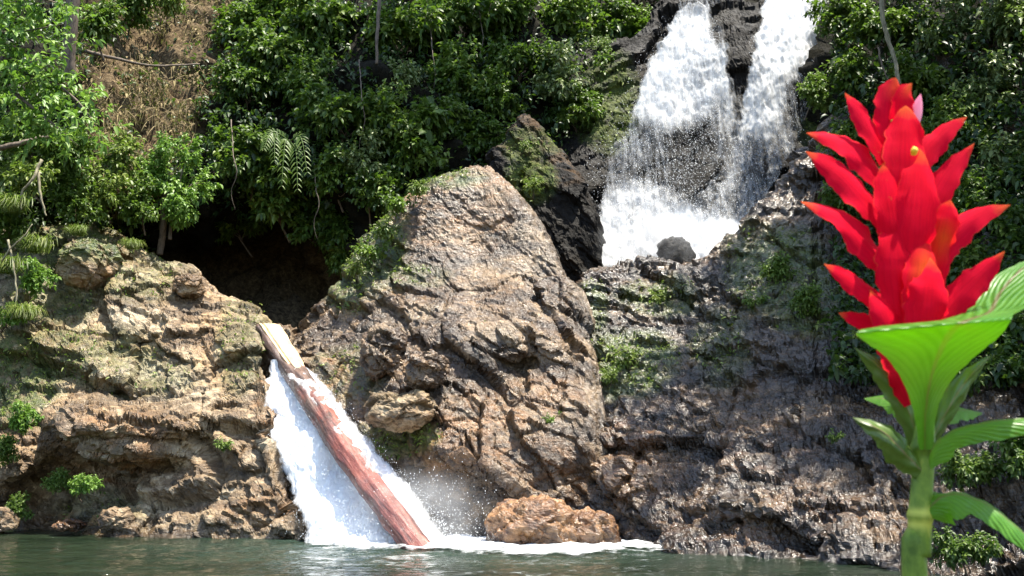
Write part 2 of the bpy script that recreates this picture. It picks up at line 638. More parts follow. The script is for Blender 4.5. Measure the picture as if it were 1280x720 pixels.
def rock(name, label, cat, x0, x1, dx, top, bot, depth, ny, mat, bed=R(22), amps=((1.7, .17), (.62, .20), (.24, .20)),
         seed=1, round_px=26, round_back=1.4, side=(0, 0), ochre=(), moss=(), kind=None, fine=0.035, wob=0.0, parent=None, calm=(), low=0.25):
    X = np.arange(x0, x1 + dx * .5, dx)
    T = ip(X, top) + (fbm(np.stack([X / 24, X * 0, X * 0], 1), seed + 5, 4) * wob if wob else 0)
    B = ip(X, bot)
    v = np.linspace(0, 1, ny)[:, None]
    v = v ** 1.02
    px = np.broadcast_to(X[None], (ny, len(X))).copy()
    py = T[None] + (B - T)[None] * v
    D = rbf(depth)(px, py)
    t = np.clip((py - T[None]) / round_px, 0, 1)
    D = D + round_back * (1 - np.sqrt(np.clip(1 - (1 - t) ** 2, 0, 1)))
    for sgn, w in ((0, side[0]), (1, side[1])):
        if w:
            e = (px - x0) if sgn == 0 else (x1 - px)
            tt = np.clip(e / w, 0, 1)
            D = D + round_back * (1 - np.sqrt(np.clip(1 - (1 - tt) ** 2, 0, 1)))
    P = U(px, py, D)
    K = 22
    back = (np.arange(K, 0, -1) ** 1.4 * 0.075)[:, None]
    rows = P[0][None] + np.stack([np.zeros_like(back), back, -0.22 * back], -1)
    P = np.concatenate([rows, P], 0)
    pxa = np.concatenate([np.repeat(px[:1], K, 0), px], 0)
    pya = np.concatenate([np.repeat(py[:1], K, 0), py], 0)
    for sgn in (0, 1):                                             # the flanks run back into the hill
        b = (np.arange(1, 15) ** 1.4 * 0.1)
        col = P[:, 0] if sgn == 0 else P[:, -1]
        ext = col[:, None] + np.stack([(-1 if sgn == 0 else 1) * b * -0.1, b, b * 0], -1)[None]
        if sgn == 0:
            P = np.concatenate([ext[:, ::-1], P], 1)
            pxa = np.concatenate([np.repeat(pxa[:, :1], 14, 1), pxa], 1)
            pya = np.concatenate([np.repeat(pya[:, :1], 14, 1), pya], 1)
        else:
            P = np.concatenate([P, ext], 1)
            pxa = np.concatenate([pxa, np.repeat(pxa[:, -1:], 14, 1)], 1)
            pya = np.concatenate([pya, np.repeat(pya[:, -1:], 14, 1)], 1)
    nrm = gridnormals(P).reshape(-1, 3)
    shp = P.shape[:2]
    pxa, pya = pxa.copy(), pya.copy()
    flat = P.reshape(-1, 3)
    Mb = bedmat(bed)
    d = fbm(flat * 0.35, seed, 3) * low
    cm = 1 - region_mask(pxa, pya, calm).ravel()
    for k, (size, a) in enumerate(amps):
        f, h = facet(flat, size, seed * 13 + k * 101, Mb)
        d += f * a / 0.55 * cm
        if k == len(amps) - 1:
            break
        # spread the rows evenly along the stepped surface before the next, finer blocks
        Q = P + nrm.reshape(P.shape) * d.reshape(shp)[..., None]
        seg = np.linalg.norm(np.diff(Q, axis=0), axis=-1)
        for _ in range(6):
            seg = (np.roll(seg, 1, 1) + np.roll(seg, -1, 1) + 2 * seg) / 4
        arc = np.vstack([np.zeros((1, shp[1])), np.cumsum(seg + seg.mean() * .35, 0)])
        t_new = np.linspace(0, 1, shp[0])
        for c in range(shp[1]):
            tc = arc[:, c] / arc[-1, c]
            for ax_ in range(3):
                Q[:, c, ax_] = np.interp(t_new, tc, Q[:, c, ax_])
            pxa[:, c] = np.interp(t_new, tc, pxa[:, c])
            pya[:, c] = np.interp(t_new, tc, pya[:, c])
        P = Q
        B = P.copy()
        for _ in range(10):
            B[1:-1, 1:-1] = (B[:-2, 1:-1] + B[2:, 1:-1] + B[1:-1, :-2] + B[1:-1, 2:] + 2 * B[1:-1, 1:-1]) / 6
        nrm = gridnormals(B).reshape(-1, 3)
        flat = P.reshape(-1, 3)
        d = np.zeros(len(flat))
        cm = 1 - region_mask(pxa, pya, calm).ravel()
    d += fbm(flat * 5.0, seed + 77, 4, ridged=True) * fine
    flat = flat + nrm * d[:, None]
    me = newmesh(name, flat, [gridfaces(*shp)], False)
    attr(me, "ochre", region_mask(pxa, pya, ochre).ravel())
    attr(me, "moss", region_mask(pxa, pya, moss).ravel())
    mo = region_mask(pxa, pya, moss).ravel()
    vis = (pya.ravel() < 700) & (nrm[:, 1] < .3)
    pk = np.where(vis & (mo > .3) & (fbm(flat * 1.3, 66, 3) > -.12) & (np.random.default_rng(seed).random(len(flat)) < .10 * mo))[0]
    MOSSPTS.append((flat[pk], nrm[pk]))
    o = link(name, me, M[mat], parent)
    if kind:
        tag(o, kind=kind)
    elif not parent:
        tag(o, label, cat)
    return o


LEFT_D = [(-250, 700, 25), (0, 668, 24.4), (0, 600, 24.8), (150, 672, 23), (260, 676, 22.3), (395, 680, 21.7),
          (60, 502, 25.2), (150, 497, 24.9), (200, 498, 24.7), (280, 505, 24.1), (150, 532, 22.9), (95, 530, 23.4), (205, 540, 23.0), (260, 540, 23.2),
          (140, 578, 24.9), (90, 582, 25.2), (195, 585, 24.6), (235, 598, 24.2), (290, 570, 22.9), (245, 630, 22.5), (330, 590, 22.5), (45, 612, 26.4), (65, 640, 26.2), (20, 585, 24.2),
          (20, 560, 24.6), (0, 420, 26.5), (100, 430, 26), (200, 420, 25.8), (300, 430, 25), (325, 490, 24.1),
          (250, 470, 24.8), (0, 275, 29), (80, 268, 29), (110, 330, 27.4), (160, 315, 28.3), (150, 385, 26.9), (220, 350, 27.8),
          (290, 390, 26.8), (360, 620, 22.0), (-250, 300, 27)]
rock("rock_outcrop", "pale craggy rock outcrop with a brown overhanging shelf on the left shore of the pool", "rock",
     -160, 388, 1.5, [(-160, 280), (0, 272), (70, 262), (110, 278), (150, 305), (185, 330), (215, 342), (235, 345), (262, 378), (290, 384),
                      (318, 408), (330, 450), (338, 500), (350, 560), (368, 620), (388, 668)],
     [(-160, 700), (388, 700)], LEFT_D, 320, 'rock_pale', bed=R(20), seed=3,
     ochre=[(140, 565, 70, 45, .9), (340, 500, 25, 40, .8), (100, 655, 60, 12, .9), (330, 630, 60, 30, .5), (120, 320, 60, 40, .5)],
     moss=[(60, 300, 90, 50, .9), (170, 345, 60, 40, .5), (100, 440, 100, 35, .55), (20, 470, 50, 60, .9), (190, 470, 60, 25, .4),
           (300, 440, 30, 60, .4), (130, 640, 60, 30, .4), (60, 370, 60, 40, .6)])

CENTER_D = [(355, 700, 23.5), (480, 690, 22.2), (560, 680, 21.7), (650, 680, 21.4), (775, 690, 20.8), (420, 500, 24.2), (520, 490, 22.8),
            (600, 480, 22.8), (700, 480, 23), (740, 560, 21.9), (600, 590, 21.5), (540, 560, 22.0), (520, 610, 23.0), (560, 645, 22.6),
            (545, 228, 26.8), (600, 210, 27), (640, 235, 26.8), (600, 330, 26.1), (510, 330, 26.2), (660, 320, 26.1), (600, 365, 25.2), (530, 362, 25.4), (690, 372, 25.0), (690, 320, 26.0), (715, 375, 25.2),
            (430, 350, 26.5), (365, 412, 26.6), (400, 450, 25.5), (360, 470, 25.6), (500, 515, 22.5), (500, 548, 23.1), (640, 430, 23.2), (650, 455, 23.9),
            (700, 420, 23.4), (650, 540, 22.0), (580, 400, 24.0), (480, 420, 24.2), (690, 600, 21.6), (720, 640, 22.0), (440, 600, 23.2), (768, 400, 25.7), (768, 470, 24.6), (768, 540, 23.3), (768, 610, 22.4), (768, 680, 21.6), (735, 470, 23.4), (738, 520, 22.5)]
rock("rock_pyramid", "tall pyramid shaped grey brown rock standing between the log cascade and the upper waterfall", "rock",
     352, 768, 1.35, [(352, 416), (372, 398), (400, 372), (430, 340), (460, 300), (485, 272), (510, 242), (535, 222), (570, 210), (598, 203), (612, 210),
                      (635, 234), (660, 264), (682, 298), (702, 334), (716, 368), (732, 415), (748, 450), (756, 520), (762, 600), (768, 660)],
     [(352, 706), (768, 706)], CENTER_D, 380, 'rock_mid', bed=R(38), seed=12, round_px=14, round_back=.8, low=.12,
     amps=((2.2, .085), (.85, .16), (.30, .17)), calm=[(600, 285, 110, 80, .8), (540, 250, 60, 60, .8), (700, 300, 40, 50, .7), (757, 480, 26, 200, .85)],
     ochre=[(570, 260, 70, 60, .7), (500, 262, 45, 50, 1), (545, 240, 50, 28, .7), (600, 540, 70, 50, .7), (540, 570, 40, 30, .8), (420, 480, 30, 30, .9), (680, 500, 60, 30, .5),
            (690, 590, 60, 40, .5)],
     moss=[(470, 290, 40, 70, .9), (430, 340, 40, 40, .8), (545, 222, 60, 16, .9), (500, 345, 60, 14, .5), (500, 545, 45, 25, .8), (440, 470, 40, 40, .35)])

RIGHT_D = [(725, 345, 26.6), (800, 335, 26.6), (870, 335, 26.6), (760, 440, 24.5), (820, 440, 24.3), (800, 520, 22.6), (770, 610, 21.4),
           (770, 680, 21.0), (850, 695, 19.2), (950, 706, 17.8), (1100, 718, 16.1), (1300, 740, 14.1), (1560, 770, 11.5), (900, 450, 23.2),
           (900, 550, 21), (1000, 450, 21.6), (1000, 550, 19.4), (1000, 620, 18.0), (1150, 600, 16.9), (1150, 450, 20.5), (1300, 600, 15),
           (1300, 400, 19), (930, 300, 26.0), (960, 250, 26.6), (1000, 195, 27), (1050, 300, 24.6), (1100, 200, 25.5), (1200, 100, 25.5),
           (1300, 50, 24.5), (1560, 0, 22), (870, 390, 25.2), (960, 640, 18.1), (1000, 668, 18.0), (850, 640, 20.4), (1050, 650, 17.4)]
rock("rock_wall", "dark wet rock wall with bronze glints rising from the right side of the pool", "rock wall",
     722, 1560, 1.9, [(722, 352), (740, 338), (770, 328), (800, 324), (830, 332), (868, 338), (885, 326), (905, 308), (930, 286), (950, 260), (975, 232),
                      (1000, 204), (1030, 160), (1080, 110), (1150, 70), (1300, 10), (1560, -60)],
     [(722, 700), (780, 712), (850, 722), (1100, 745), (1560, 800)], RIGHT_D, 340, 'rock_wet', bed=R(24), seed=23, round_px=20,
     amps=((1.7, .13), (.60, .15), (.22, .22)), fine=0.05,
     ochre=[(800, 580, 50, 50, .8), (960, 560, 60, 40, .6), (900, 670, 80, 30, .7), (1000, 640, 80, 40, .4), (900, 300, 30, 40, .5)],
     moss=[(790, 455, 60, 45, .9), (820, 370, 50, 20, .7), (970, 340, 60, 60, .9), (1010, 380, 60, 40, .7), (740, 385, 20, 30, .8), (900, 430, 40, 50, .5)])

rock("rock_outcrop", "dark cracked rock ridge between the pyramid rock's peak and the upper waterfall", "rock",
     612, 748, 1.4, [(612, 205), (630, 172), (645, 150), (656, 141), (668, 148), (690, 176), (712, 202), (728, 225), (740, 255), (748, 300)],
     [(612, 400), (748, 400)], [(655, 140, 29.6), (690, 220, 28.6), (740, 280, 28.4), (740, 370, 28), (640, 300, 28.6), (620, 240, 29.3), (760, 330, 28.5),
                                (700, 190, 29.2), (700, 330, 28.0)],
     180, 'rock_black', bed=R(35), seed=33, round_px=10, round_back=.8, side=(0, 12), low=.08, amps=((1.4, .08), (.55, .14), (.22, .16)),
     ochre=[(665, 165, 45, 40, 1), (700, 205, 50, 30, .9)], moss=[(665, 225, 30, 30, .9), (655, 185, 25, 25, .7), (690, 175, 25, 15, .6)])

CLIFF_D = [(700, 330, 31), (740, 330, 30.5), (850, 340, 29.8), (950, 300, 30), (800, 100, 33.5), (880, 10, 35), (1000, 10, 34.5), (1060, 200, 31.5),
           (900, 150, 32.6), (925, 60, 33.2), (1060, 20, 34), (700, 90, 34), (870, 250, 30.8), (910, 200, 31.6), (780, 250, 31.6), (880, -40, 37), (1000, -50, 37)]
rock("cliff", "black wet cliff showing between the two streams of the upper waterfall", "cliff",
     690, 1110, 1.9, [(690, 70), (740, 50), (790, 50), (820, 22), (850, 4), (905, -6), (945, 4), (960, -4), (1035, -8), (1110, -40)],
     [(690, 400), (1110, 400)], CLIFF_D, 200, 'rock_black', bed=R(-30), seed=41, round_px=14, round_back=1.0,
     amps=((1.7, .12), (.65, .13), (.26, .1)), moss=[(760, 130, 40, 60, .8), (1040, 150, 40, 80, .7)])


def boulder(name, label, cat, px, py, Y, rx, ry, rz, mat, seed, och=0.5, moss=0.0, facets=0.3, group=None, base=None):
    """closed rounded boulder; rx.. in metres"""
    nu, nv = 90, 56
    th = np.linspace(0, 2 * math.pi, nu, endpoint=False)
    ph = np.linspace(0.001, math.pi - 0.001, nv)
    T_, P_ = np.meshgrid(th, ph)
    d = np.stack([np.cos(T_) * np.sin(P_), np.sin(T_) * np.sin(P_), np.cos(P_)], -1).reshape(-1, 3)
    sq = np.sign(d) * np.abs(d) ** 0.8
    p = sq * np.array([rx, ry, rz])
    s = (rx + ry + rz) / 3
    f1, _ = facet(p + seed * 7.3, s * 0.9, seed, bedmat(R(25)), off=0.25)
    f2, _ = facet(p + seed * 7.3, s * 0.36, seed + 9, bedmat(R(25)), off=0.4)
    p = p + d * (f1 * facets + f2 * facets * 0.9 + fbm(p * 2.2 / s, seed, 4) * s * 0.16)[:, None]
    fq = []
    i = np.arange(nv - 1)[:, None] * nu + np.arange(nu)[None]
    j = np.arange(nv - 1)[:, None] * nu + (np.arange(nu)[None] + 1) % nu
    fq = np.stack([i.ravel(), (i + nu).ravel(), (j + nu).ravel(), j.ravel()], 1)
    me = newmesh(name, p, [fq], False)
    attr(me, "ochre", np.full(len(p), och))
    attr(me, "moss", np.clip(np.clip(d[:, 2] + .3, 0, 1) * moss, 0, 1))
    o = link(name, me, M[mat])
    o.location = U(px, py, Y)
    o.rotation_euler = (0, 0, seed * 1.3)
    tag(o, label, cat, group)
    return o


boulder("boulder", "large orange brown boulder at the water's edge below the pyramid rock", "boulder", 668, 668, 20.4, .92, .75, .68, 'rock_brown', 51, .5, facets=.2)
boulder("boulder", "smaller brown boulder leaning against the right end of the large orange brown boulder", "boulder", 738, 668, 20.5, .55, .6, .50, 'rock_brown', 53, .35, facets=.15)
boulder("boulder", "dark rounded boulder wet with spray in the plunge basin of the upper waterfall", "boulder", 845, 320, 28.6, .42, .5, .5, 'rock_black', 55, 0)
boulder("boulder", "pale rounded boulder at the waterline, farthest left on the shore", "boulder", -6, 652, 23.9, .50, .5, .26, 'rock_pale', 57, .2)
boulder("boulder", "low reddish stone lying at the waterline under the dark hollow", "boulder", 88, 657, 23.2, .42, .3, .12, 'rock_brown', 59, 1)
boulder("boulder", "white topped stone at the waterline below the left rock outcrop", "boulder", 146, 650, 22.9, .36, .35, .28, 'rock_pale', 61, .1)
boulder("boulder", "angular pale block perched on the lower left flank of the pyramid rock", "boulder", 535, 462, 22.6, .5, .45, .42, 'rock_mid', 63, .1, facets=.45)
boulder("boulder", "broad pale ledge block with a dark green underside on the pyramid rock's left flank", "boulder", 500, 512, 22.4, .75, .6, .42, 'rock_pale', 65, .2, .2, facets=.45)
boulder("boulder", "upright grey block above the ledge block on the pyramid rock's left flank", "boulder", 478, 440, 23.6, .48, .5, .6, 'rock_mid', 67, .1, facets=.5)
boulder("boulder", "smooth brown lump of rock bulging from the moss at the top of the left outcrop", "boulder", 112, 332, 27.3, .85, .8, .62, 'rock_pale', 69, .6, 1.8)
boulder("boulder", "small knob of grey rock on the skyline of the left outcrop beside the dark gorge", "boulder", 236, 358, 27.0, .36, .4, .3, 'rock_pale', 71, .1)

# ------------------------------------------------------------------ pool, bed and near bank
def build_pool():
    Yr = np.concatenate([np.linspace(-30, 12, 14), np.linspace(12.3, 26, 190), np.linspace(27, 60, 10)])
    Xr = np.concatenate([np.linspace(-60, -13, 12), np.linspace(-12.5, 12.5, 420), np.linspace(13, 60, 12)])
    X, Y = np.meshgrid(Xr, Yr)
    p = np.stack([X, Y, X * 0], -1).reshape(-1, 3)
    Z = fbm(p * np.array([.9, 1.3, 1]), 31, 3) * .035 + fbm(p * np.array([2.6, 4.0, 1]), 37, 3) * .018
    near = np.clip(1.6 - np.sqrt(((X + 1.5) / 7) ** 2 + ((Y - 20.5) / 5) ** 2), .45, 1.3).ravel()
    P = np.stack([X, Y, (Z * near).reshape(X.shape)], -1)
    me = newmesh("pool_water", P.reshape(-1, 3), [gridfaces(*X.shape)])
    d = np.sqrt(((X + 1.3) / 5.5) ** 2 + ((Y - 20.5) / 4.2) ** 2)
    attr(me, "milky", (np.clip(1.25 - d, 0, 1) * 0.8).ravel())
    tag(link("pool_water", me, M['water']), kind='structure')
    X, Y = np.meshgrid(np.linspace(-60, 60, 60), np.linspace(-30, 60, 50))
    Z = -1.5 + 0.3 * np.sin(X * .7) * np.cos(Y * .5)
    tag(link("riverbed", newmesh("riverbed", np.stack([X, Y, Z], -1).reshape(-1, 3), [gridfaces(*X.shape)]), M['rock_black']), kind='structure')
    X, Y = np.meshgrid(np.linspace(-20, 20, 160), np.linspace(-20, 6.5, 110))
    p = np.stack([X, Y, X * 0], -1).reshape(-1, 3)
    Z = 0.28 - 0.55 * np.clip((Y - 2.5) / 3.5, 0, 1) ** 1.5 + fbm(p * 0.8, 5, 4).reshape(X.shape) * 0.14
    me = newmesh("riverbank", np.stack([X, Y, Z], -1).reshape(-1, 3), [gridfaces(*X.shape)])
    attr(me, "dry", np.full(X.size, .4))
    tag(link("riverbank", me, M['earth']), kind='structure')


build_pool()


def uvset(me, uv):
    lay = me.uv_layers.new(name="UVMap")
    idx = np.empty(len(me.loops), np.int32)
    me.loops.foreach_get("vertex_index", idx)
    lay.data.foreach_set("uv", uv[idx].astype(np.float32).ravel())


def sheet(name, ys, left, right, depth, dens, mat, parent, nu=120, offset=0.0, seed=0, rough=0.12, edge=0.12, shift=(0, 0), slope=0.55):
    """falling sheet: for each height (px row) a left and right edge; dens(px,py) is how thick the white water is"""
    ys = np.asarray(ys, float)
    u = np.linspace(0, 1, nu)[None]
    L_ = ip(ys, left)[:, None]
    R_ = ip(ys, right)[:, None]
    jit = fbm(np.stack([ys / 22, ys * 0, ys * 0 + seed], 1), 7, 4)[:, None]
    jit2 = fbm(np.stack([ys / 22, ys * 0 + 9, ys * 0 + seed], 1), 7, 4)[:, None]
    wj = np.minimum(8, (R_ - L_) * .15)
    L_, R_ = L_ + jit * wj, R_ + jit2 * wj
    px = L_ + (R_ - L_) * u
    py = np.broadcast_to(ys[:, None], px.shape)
    D = depth(px, py) - offset
    P = U(px, py, D)
    flat = P.reshape(-1, 3)
    n = fbm(flat * np.array([1.4, 1.4, .6]), seed, 4) * rough + fbm(flat * np.array([5, 5, 2.2]), seed + 3, 3) * rough * .4
    nrm = gridnormals(P).reshape(-1, 3)
    flat = flat + nrm * n[:, None]
    me = newmesh(name, flat, [gridfaces(*px.shape)])
    dd = dens(px, py)
    e = np.minimum(u, 1 - u) / edge
    dd = dd * np.clip(e, 0, 1) ** 0.5 + (np.clip(e, 0, 1) - 1) * 0.35
    attr(me, "dens", dd.ravel())
    x = P[..., 0] + shift[0]
    yv = np.cumsum(np.r_[0, np.linalg.norm(np.diff(P[:, nu // 2], axis=0), axis=1)])[:, None] + shift[1] + x * 0
    uvset(me, np.stack([x, yv], -1).reshape(-1, 2))
    me.transform(Matrix.Translation(-parent.location))
    return link(name, me, M[mat], parent)


def drops(name, centers, sizes, parent, mat='spray'):
    """little tumbling drops, octahedra stretched along their fall"""
    n = len(centers)
    o = np.array([[1, 0, 0], [-1, 0, 0], [0, 1, 0], [0, -1, 0], [0, 0, 1.5], [0, 0, -1.5]], float)
    V = centers[:, None] + o[None] * sizes[:, None, None]
    f = np.array([[0, 2, 4], [2, 1, 4], [1, 3, 4], [3, 0, 4], [2, 0, 5], [1, 2, 5], [3, 1, 5], [0, 3, 5]])
    Fs = (np.arange(n)[:, None, None] * 6 + f[None]).reshape(-1, 3)
    me = newmesh(name, V.reshape(-1, 3), [Fs])
    me.transform(Matrix.Translation(-parent.location))
    o = link(name, me, M[mat], parent)
    o['kind'] = 'stuff'
    return o


def build_upper_fall():
    root = empty("waterfall", U(830, 335, 29), "tall white waterfall dropping over the dark cliff behind the rocks", "waterfall")
    cl = rbf(CLIFF_D)
    ys = np.linspace(-16, 345, 190)

    def dens_main(px, py):
        m = 0.42 + 0 * px
        m = m + region_mask(px, py, [(870, 75, 70, 60, .18), (845, 110, 60, 50, .20), (905, 110, 30, 60, .12), (800, 290, 60, 60, .16), (880, 315, 60, 30, .3), (770, 300, 40, 40, .2), (850, 300, 60, 40, .25)])
        m = m - region_mask(px, py, [(880, 195, 45, 60, .07), (850, 235, 60, 40, .03), (900, 260, 40, 40, .06), (900, 30, 14, 30, .22)])
        return m

    def dens_side(px, py):
        m = 0.50 + 0 * px
        m = m + region_mask(px, py, [(975, 40, 40, 60, .2), (945, 120, 35, 50, .16), (910, 300, 50, 25, .3)])
        return m - region_mask(px, py, [(1000, 130, 20, 50, .08), (930, 210, 40, 50, .04)])
    ml = [(-16, 850), (0, 842), (40, 828), (58, 816), (80, 800), (120, 784), (160, 764), (200, 738), (240, 730), (290, 730), (345, 724)]
    mr = [(-16, 912), (30, 915), (60, 917), (90, 920), (130, 930), (170, 938), (220, 950), (260, 945), (300, 918), (345, 885)]
    for k in range(3):
        sheet("white_stream", ys, ml, mr, cl, dens_main, 'fall', root, offset=.25 + .3 * k, seed=60 + k, rough=.22, shift=(k * 7.7, k * 3.1))
    sl_ = [(-16, 952), (20, 945), (60, 934), (100, 926), (150, 918), (200, 905), (250, 890), (300, 860), (345, 840)]
    sr_ = [(-16, 1040), (20, 1046), (60, 1034), (100, 1024), (150, 1016), (190, 1000), (230, 978), (270, 948), (310, 915), (345, 890)]
    for k in range(2):
        sheet("side_stream", ys, sl_, sr_, cl, dens_side, 'fall', root, offset=.3 + .3 * k, seed=70 + k, rough=.2, shift=(k * 5.3 + 30, k * 4.7))
    vl = [(95, 880), (140, 880), (200, 860), (260, 830), (345, 800)]
    vr = [(95, 935), (140, 960), (200, 960), (260, 935), (345, 880)]
    sheet("spray_veil", np.linspace(95, 345, 120), vl, vr, cl, lambda px, py: .44 + np.clip((py - 100) / 120, 0, 1) * .06 + region_mask(px, py, [(880, 310, 60, 30, .2)]), 'fall', root, offset=.5, seed=77, rough=.3, edge=.35, shift=(60, 9))
    r = np.random.default_rng(3)
    n = 17000
    py = 20 + 325 * r.random(n) ** 0.8
    u = r.normal(.5, .27, n)
    px = ip(py, ml) + (ip(py, [(0, 905), (120, 1000), (200, 970), (300, 900), (345, 880)]) - ip(py, ml)) * u
    ok = ~((np.abs(px - 918) < 18) & (py < 170)) & (px < ip(py, sr_) + 12) & (px > ip(py, ml) - 8)
    px, py = px[ok], py[ok]
    Pd = U(px, py, cl(px, py) - .3 - r.random(len(px)) * 1.1)
    drops("spray", Pd, .004 + .009 * r.random(len(px)) ** 3, root)


build_upper_fall()

CASC_D = rbf([(360, 440, 25.2), (380, 480, 24.4), (400, 540, 23.2), (440, 600, 22.2), (340, 540, 23.6), (520, 660, 20.9), (400, 675, 21.2), (470, 690, 20.3),
              (330, 490, 24.4), (560, 690, 20.2)])


def build_cascade():
    root = empty("cascade", U(450, 672, 21.2), "low white cascade rushing down the rock gap under the reddish fallen log", "waterfall")
    ys = np.linspace(452, 690, 150)
    left = [(452, 338), (480, 328), (510, 326), (540, 332), (580, 348), (620, 362), (660, 378), (690, 380)]
    right = [(452, 372), (470, 402), (500, 428), (540, 455), (580, 492), (610, 520), (640, 542), (690, 575)]

    def dens(px, py):
        m = 0.86 + 0 * px + region_mask(px, py, [(430, 640, 90, 60, .2), (370, 560, 40, 60, .15)])
        return m - region_mask(px, py, [(385, 470, 30, 18, .2)])
    for k in range(2):
        sheet("white_water", ys, left, right, CASC_D, dens, 'cascade', root, nu=110, offset=.1 + .2 * k, seed=80 + k, rough=.15, edge=.22, shift=(k * 9, k * 4))
    sheet("white_water", np.linspace(466, 590, 80), [(466, 352), (490, 372), (520, 396), (560, 428), (590, 452)], [(466, 392), (490, 414), (520, 440), (560, 470), (590, 490)],
          rbf([(356, 448, 24.5), (386, 492, 23.2), (424, 552, 21.75), (460, 600, 20.7), (400, 490, 23.3), (440, 540, 22.0)]),
          lambda px, py: .20 + np.clip((560 - py) / 90, -.6, 1) * .10 + region_mask(px, py, [(440, 530, 25, 40, .10)]), 'cascade', root, nu=60, seed=88, rough=.12, edge=.3, shift=(90, 2))
    r = np.random.default_rng(5)
    n = 9000
    py = 460 + 215 * r.random(n) ** .7
    u = np.clip(r.normal(.55, .22, n), 0, 1.02) + r.normal(0, .025, n)
    px = ip(py, left) + (ip(py, right) - ip(py, left)) * u
    Pd = U(px, py, CASC_D(px, py) - .1 - r.random(n) * .7)
    m = 3500
    px2, py2 = r.normal(505, 55, m), 672 - np.abs(r.normal(0, 34, m))
    P2 = U(px2, py2, 21.0 + r.normal(0, .5, m))
    Pd = np.concatenate([Pd, P2])
    Pd = Pd[Pd[:, 2] > 0]
    drops("spray", Pd, .003 + .007 * r.random(len(Pd)) ** 3, root)


build_cascade()


def build_foam():
    px, py = np.meshgrid(np.linspace(330, 1010, 260), np.linspace(640, 712, 90))
    P = UZ(px, py, 0.035)
    lo = ip(px, [(330, 676), (400, 680), (450, 688), (500, 686), (560, 692), (620, 694), (700, 692), (780, 690), (850, 692), (930, 700), (1010, 712)])
    hi = ip(px, [(330, 664), (400, 668), (560, 655), (1010, 655)])
    d = .62 + .0 * px
    core = region_mask(px, py, [(450, 674, 90, 16, .35), (560, 672, 110, 18, .4), (680, 682, 130, 14, .36), (790, 688, 110, 7, .22), (900, 697, 90, 4, .2)])
    d = d + core - .18 - np.clip((py - lo + 14 + 13 * fbm(np.stack([P[..., 0].ravel() * 1.1, P[..., 1].ravel() * .8, P[..., 0].ravel() * 0], 1), 44, 4).reshape(px.shape)) / 26, 0, 2.5) * .42 - np.clip((hi - py) / 8, 0, 1) * .5
    d -= np.clip(1 - (px - 340) / 50, 0, 1) * .6 + np.clip((px - 860) / 150, 0, 1) * .22
    d = np.maximum(d, region_mask(px, py, [(470, 696, 120, 16, .47), (640, 700, 120, 8, .42)]))  # sparse white patches painted as the cascade's bright reflection on the ripples
    flat = P.reshape(-1, 3)
    flat[:, 2] += np.clip(fbm(flat * 2.2, 91, 4) * .05 + core.ravel() * .12, 0, .2)
    me = newmesh("foam", flat, [gridfaces(*px.shape)])
    attr(me, "dens", d.ravel())
    o = link("foam", me, M['foam'])
    tag(o, "white foam spreading on the pool below the log and along the boulders, with painted reflection streaks", "foam", kind='stuff')


build_foam()


def mist(label, px, py, Y, rad, dens):
    """drifting spray: a small closed body of thin fog"""
    s = NT('drifting mist')
    s.t.nodes.remove(s.b)
    tc = s.n("ShaderNodeTexCoord")
    ln = s.n("ShaderNodeVectorMath", operation='LENGTH')
    s.l(tc.outputs['Object'], ln.inputs[0])
    n = s.noise(s.co(), 1.3, 3, .6)
    f = s.math('SUBTRACT', 1.0, ln.outputs['Value'], True)
    f = s.math('MULTIPLY', s.math('MULTIPLY', f, f), s.ramp(n, [(.40, .05), (.66, 1.0)]))
    v = s.n("ShaderNodeVolumePrincipled")
    v.inputs['Color'].default_value = (.95, .97, 1, 1)
    v.inputs['Anisotropy'].default_value = .2
    s.l(s.math('MULTIPLY', f, dens), v.inputs['Density'])
    s.l(v.outputs[0], s.out.inputs['Volume'])
    th, ph = np.meshgrid(np.linspace(0, 2 * math.pi, 24, endpoint=False), np.linspace(.01, math.pi - .01, 16))
    V = np.stack([np.cos(th) * np.sin(ph), np.sin(th) * np.sin(ph), np.cos(ph)], -1).reshape(-1, 3)
    i = np.arange(15)[:, None] * 24 + np.arange(24)[None]
    j = np.arange(15)[:, None] * 24 + (np.arange(24)[None] + 1) % 24
    fq = np.stack([i.ravel(), (i + 24).ravel(), (j + 24).ravel(), j.ravel()], 1)
    o = link("mist", newmesh("mist", V, [fq, np.array([list(range(24))]), np.array([list(range(15 * 24, 16 * 24))[::-1]])]), s.m)
    o.location = U(px, py, Y)
    o.scale = rad
    tag(o, label, "mist", kind='stuff')


mist("thin white mist drifting up from the foot of the log cascade", 512, 655, 20.6, (1.9, 1.1, 1.4), 3.6)
mist("white mist hanging over the plunge at the foot of the upper waterfall", 820, 300, 28.6, (2.2, 1.2, 1.5), 2.5)

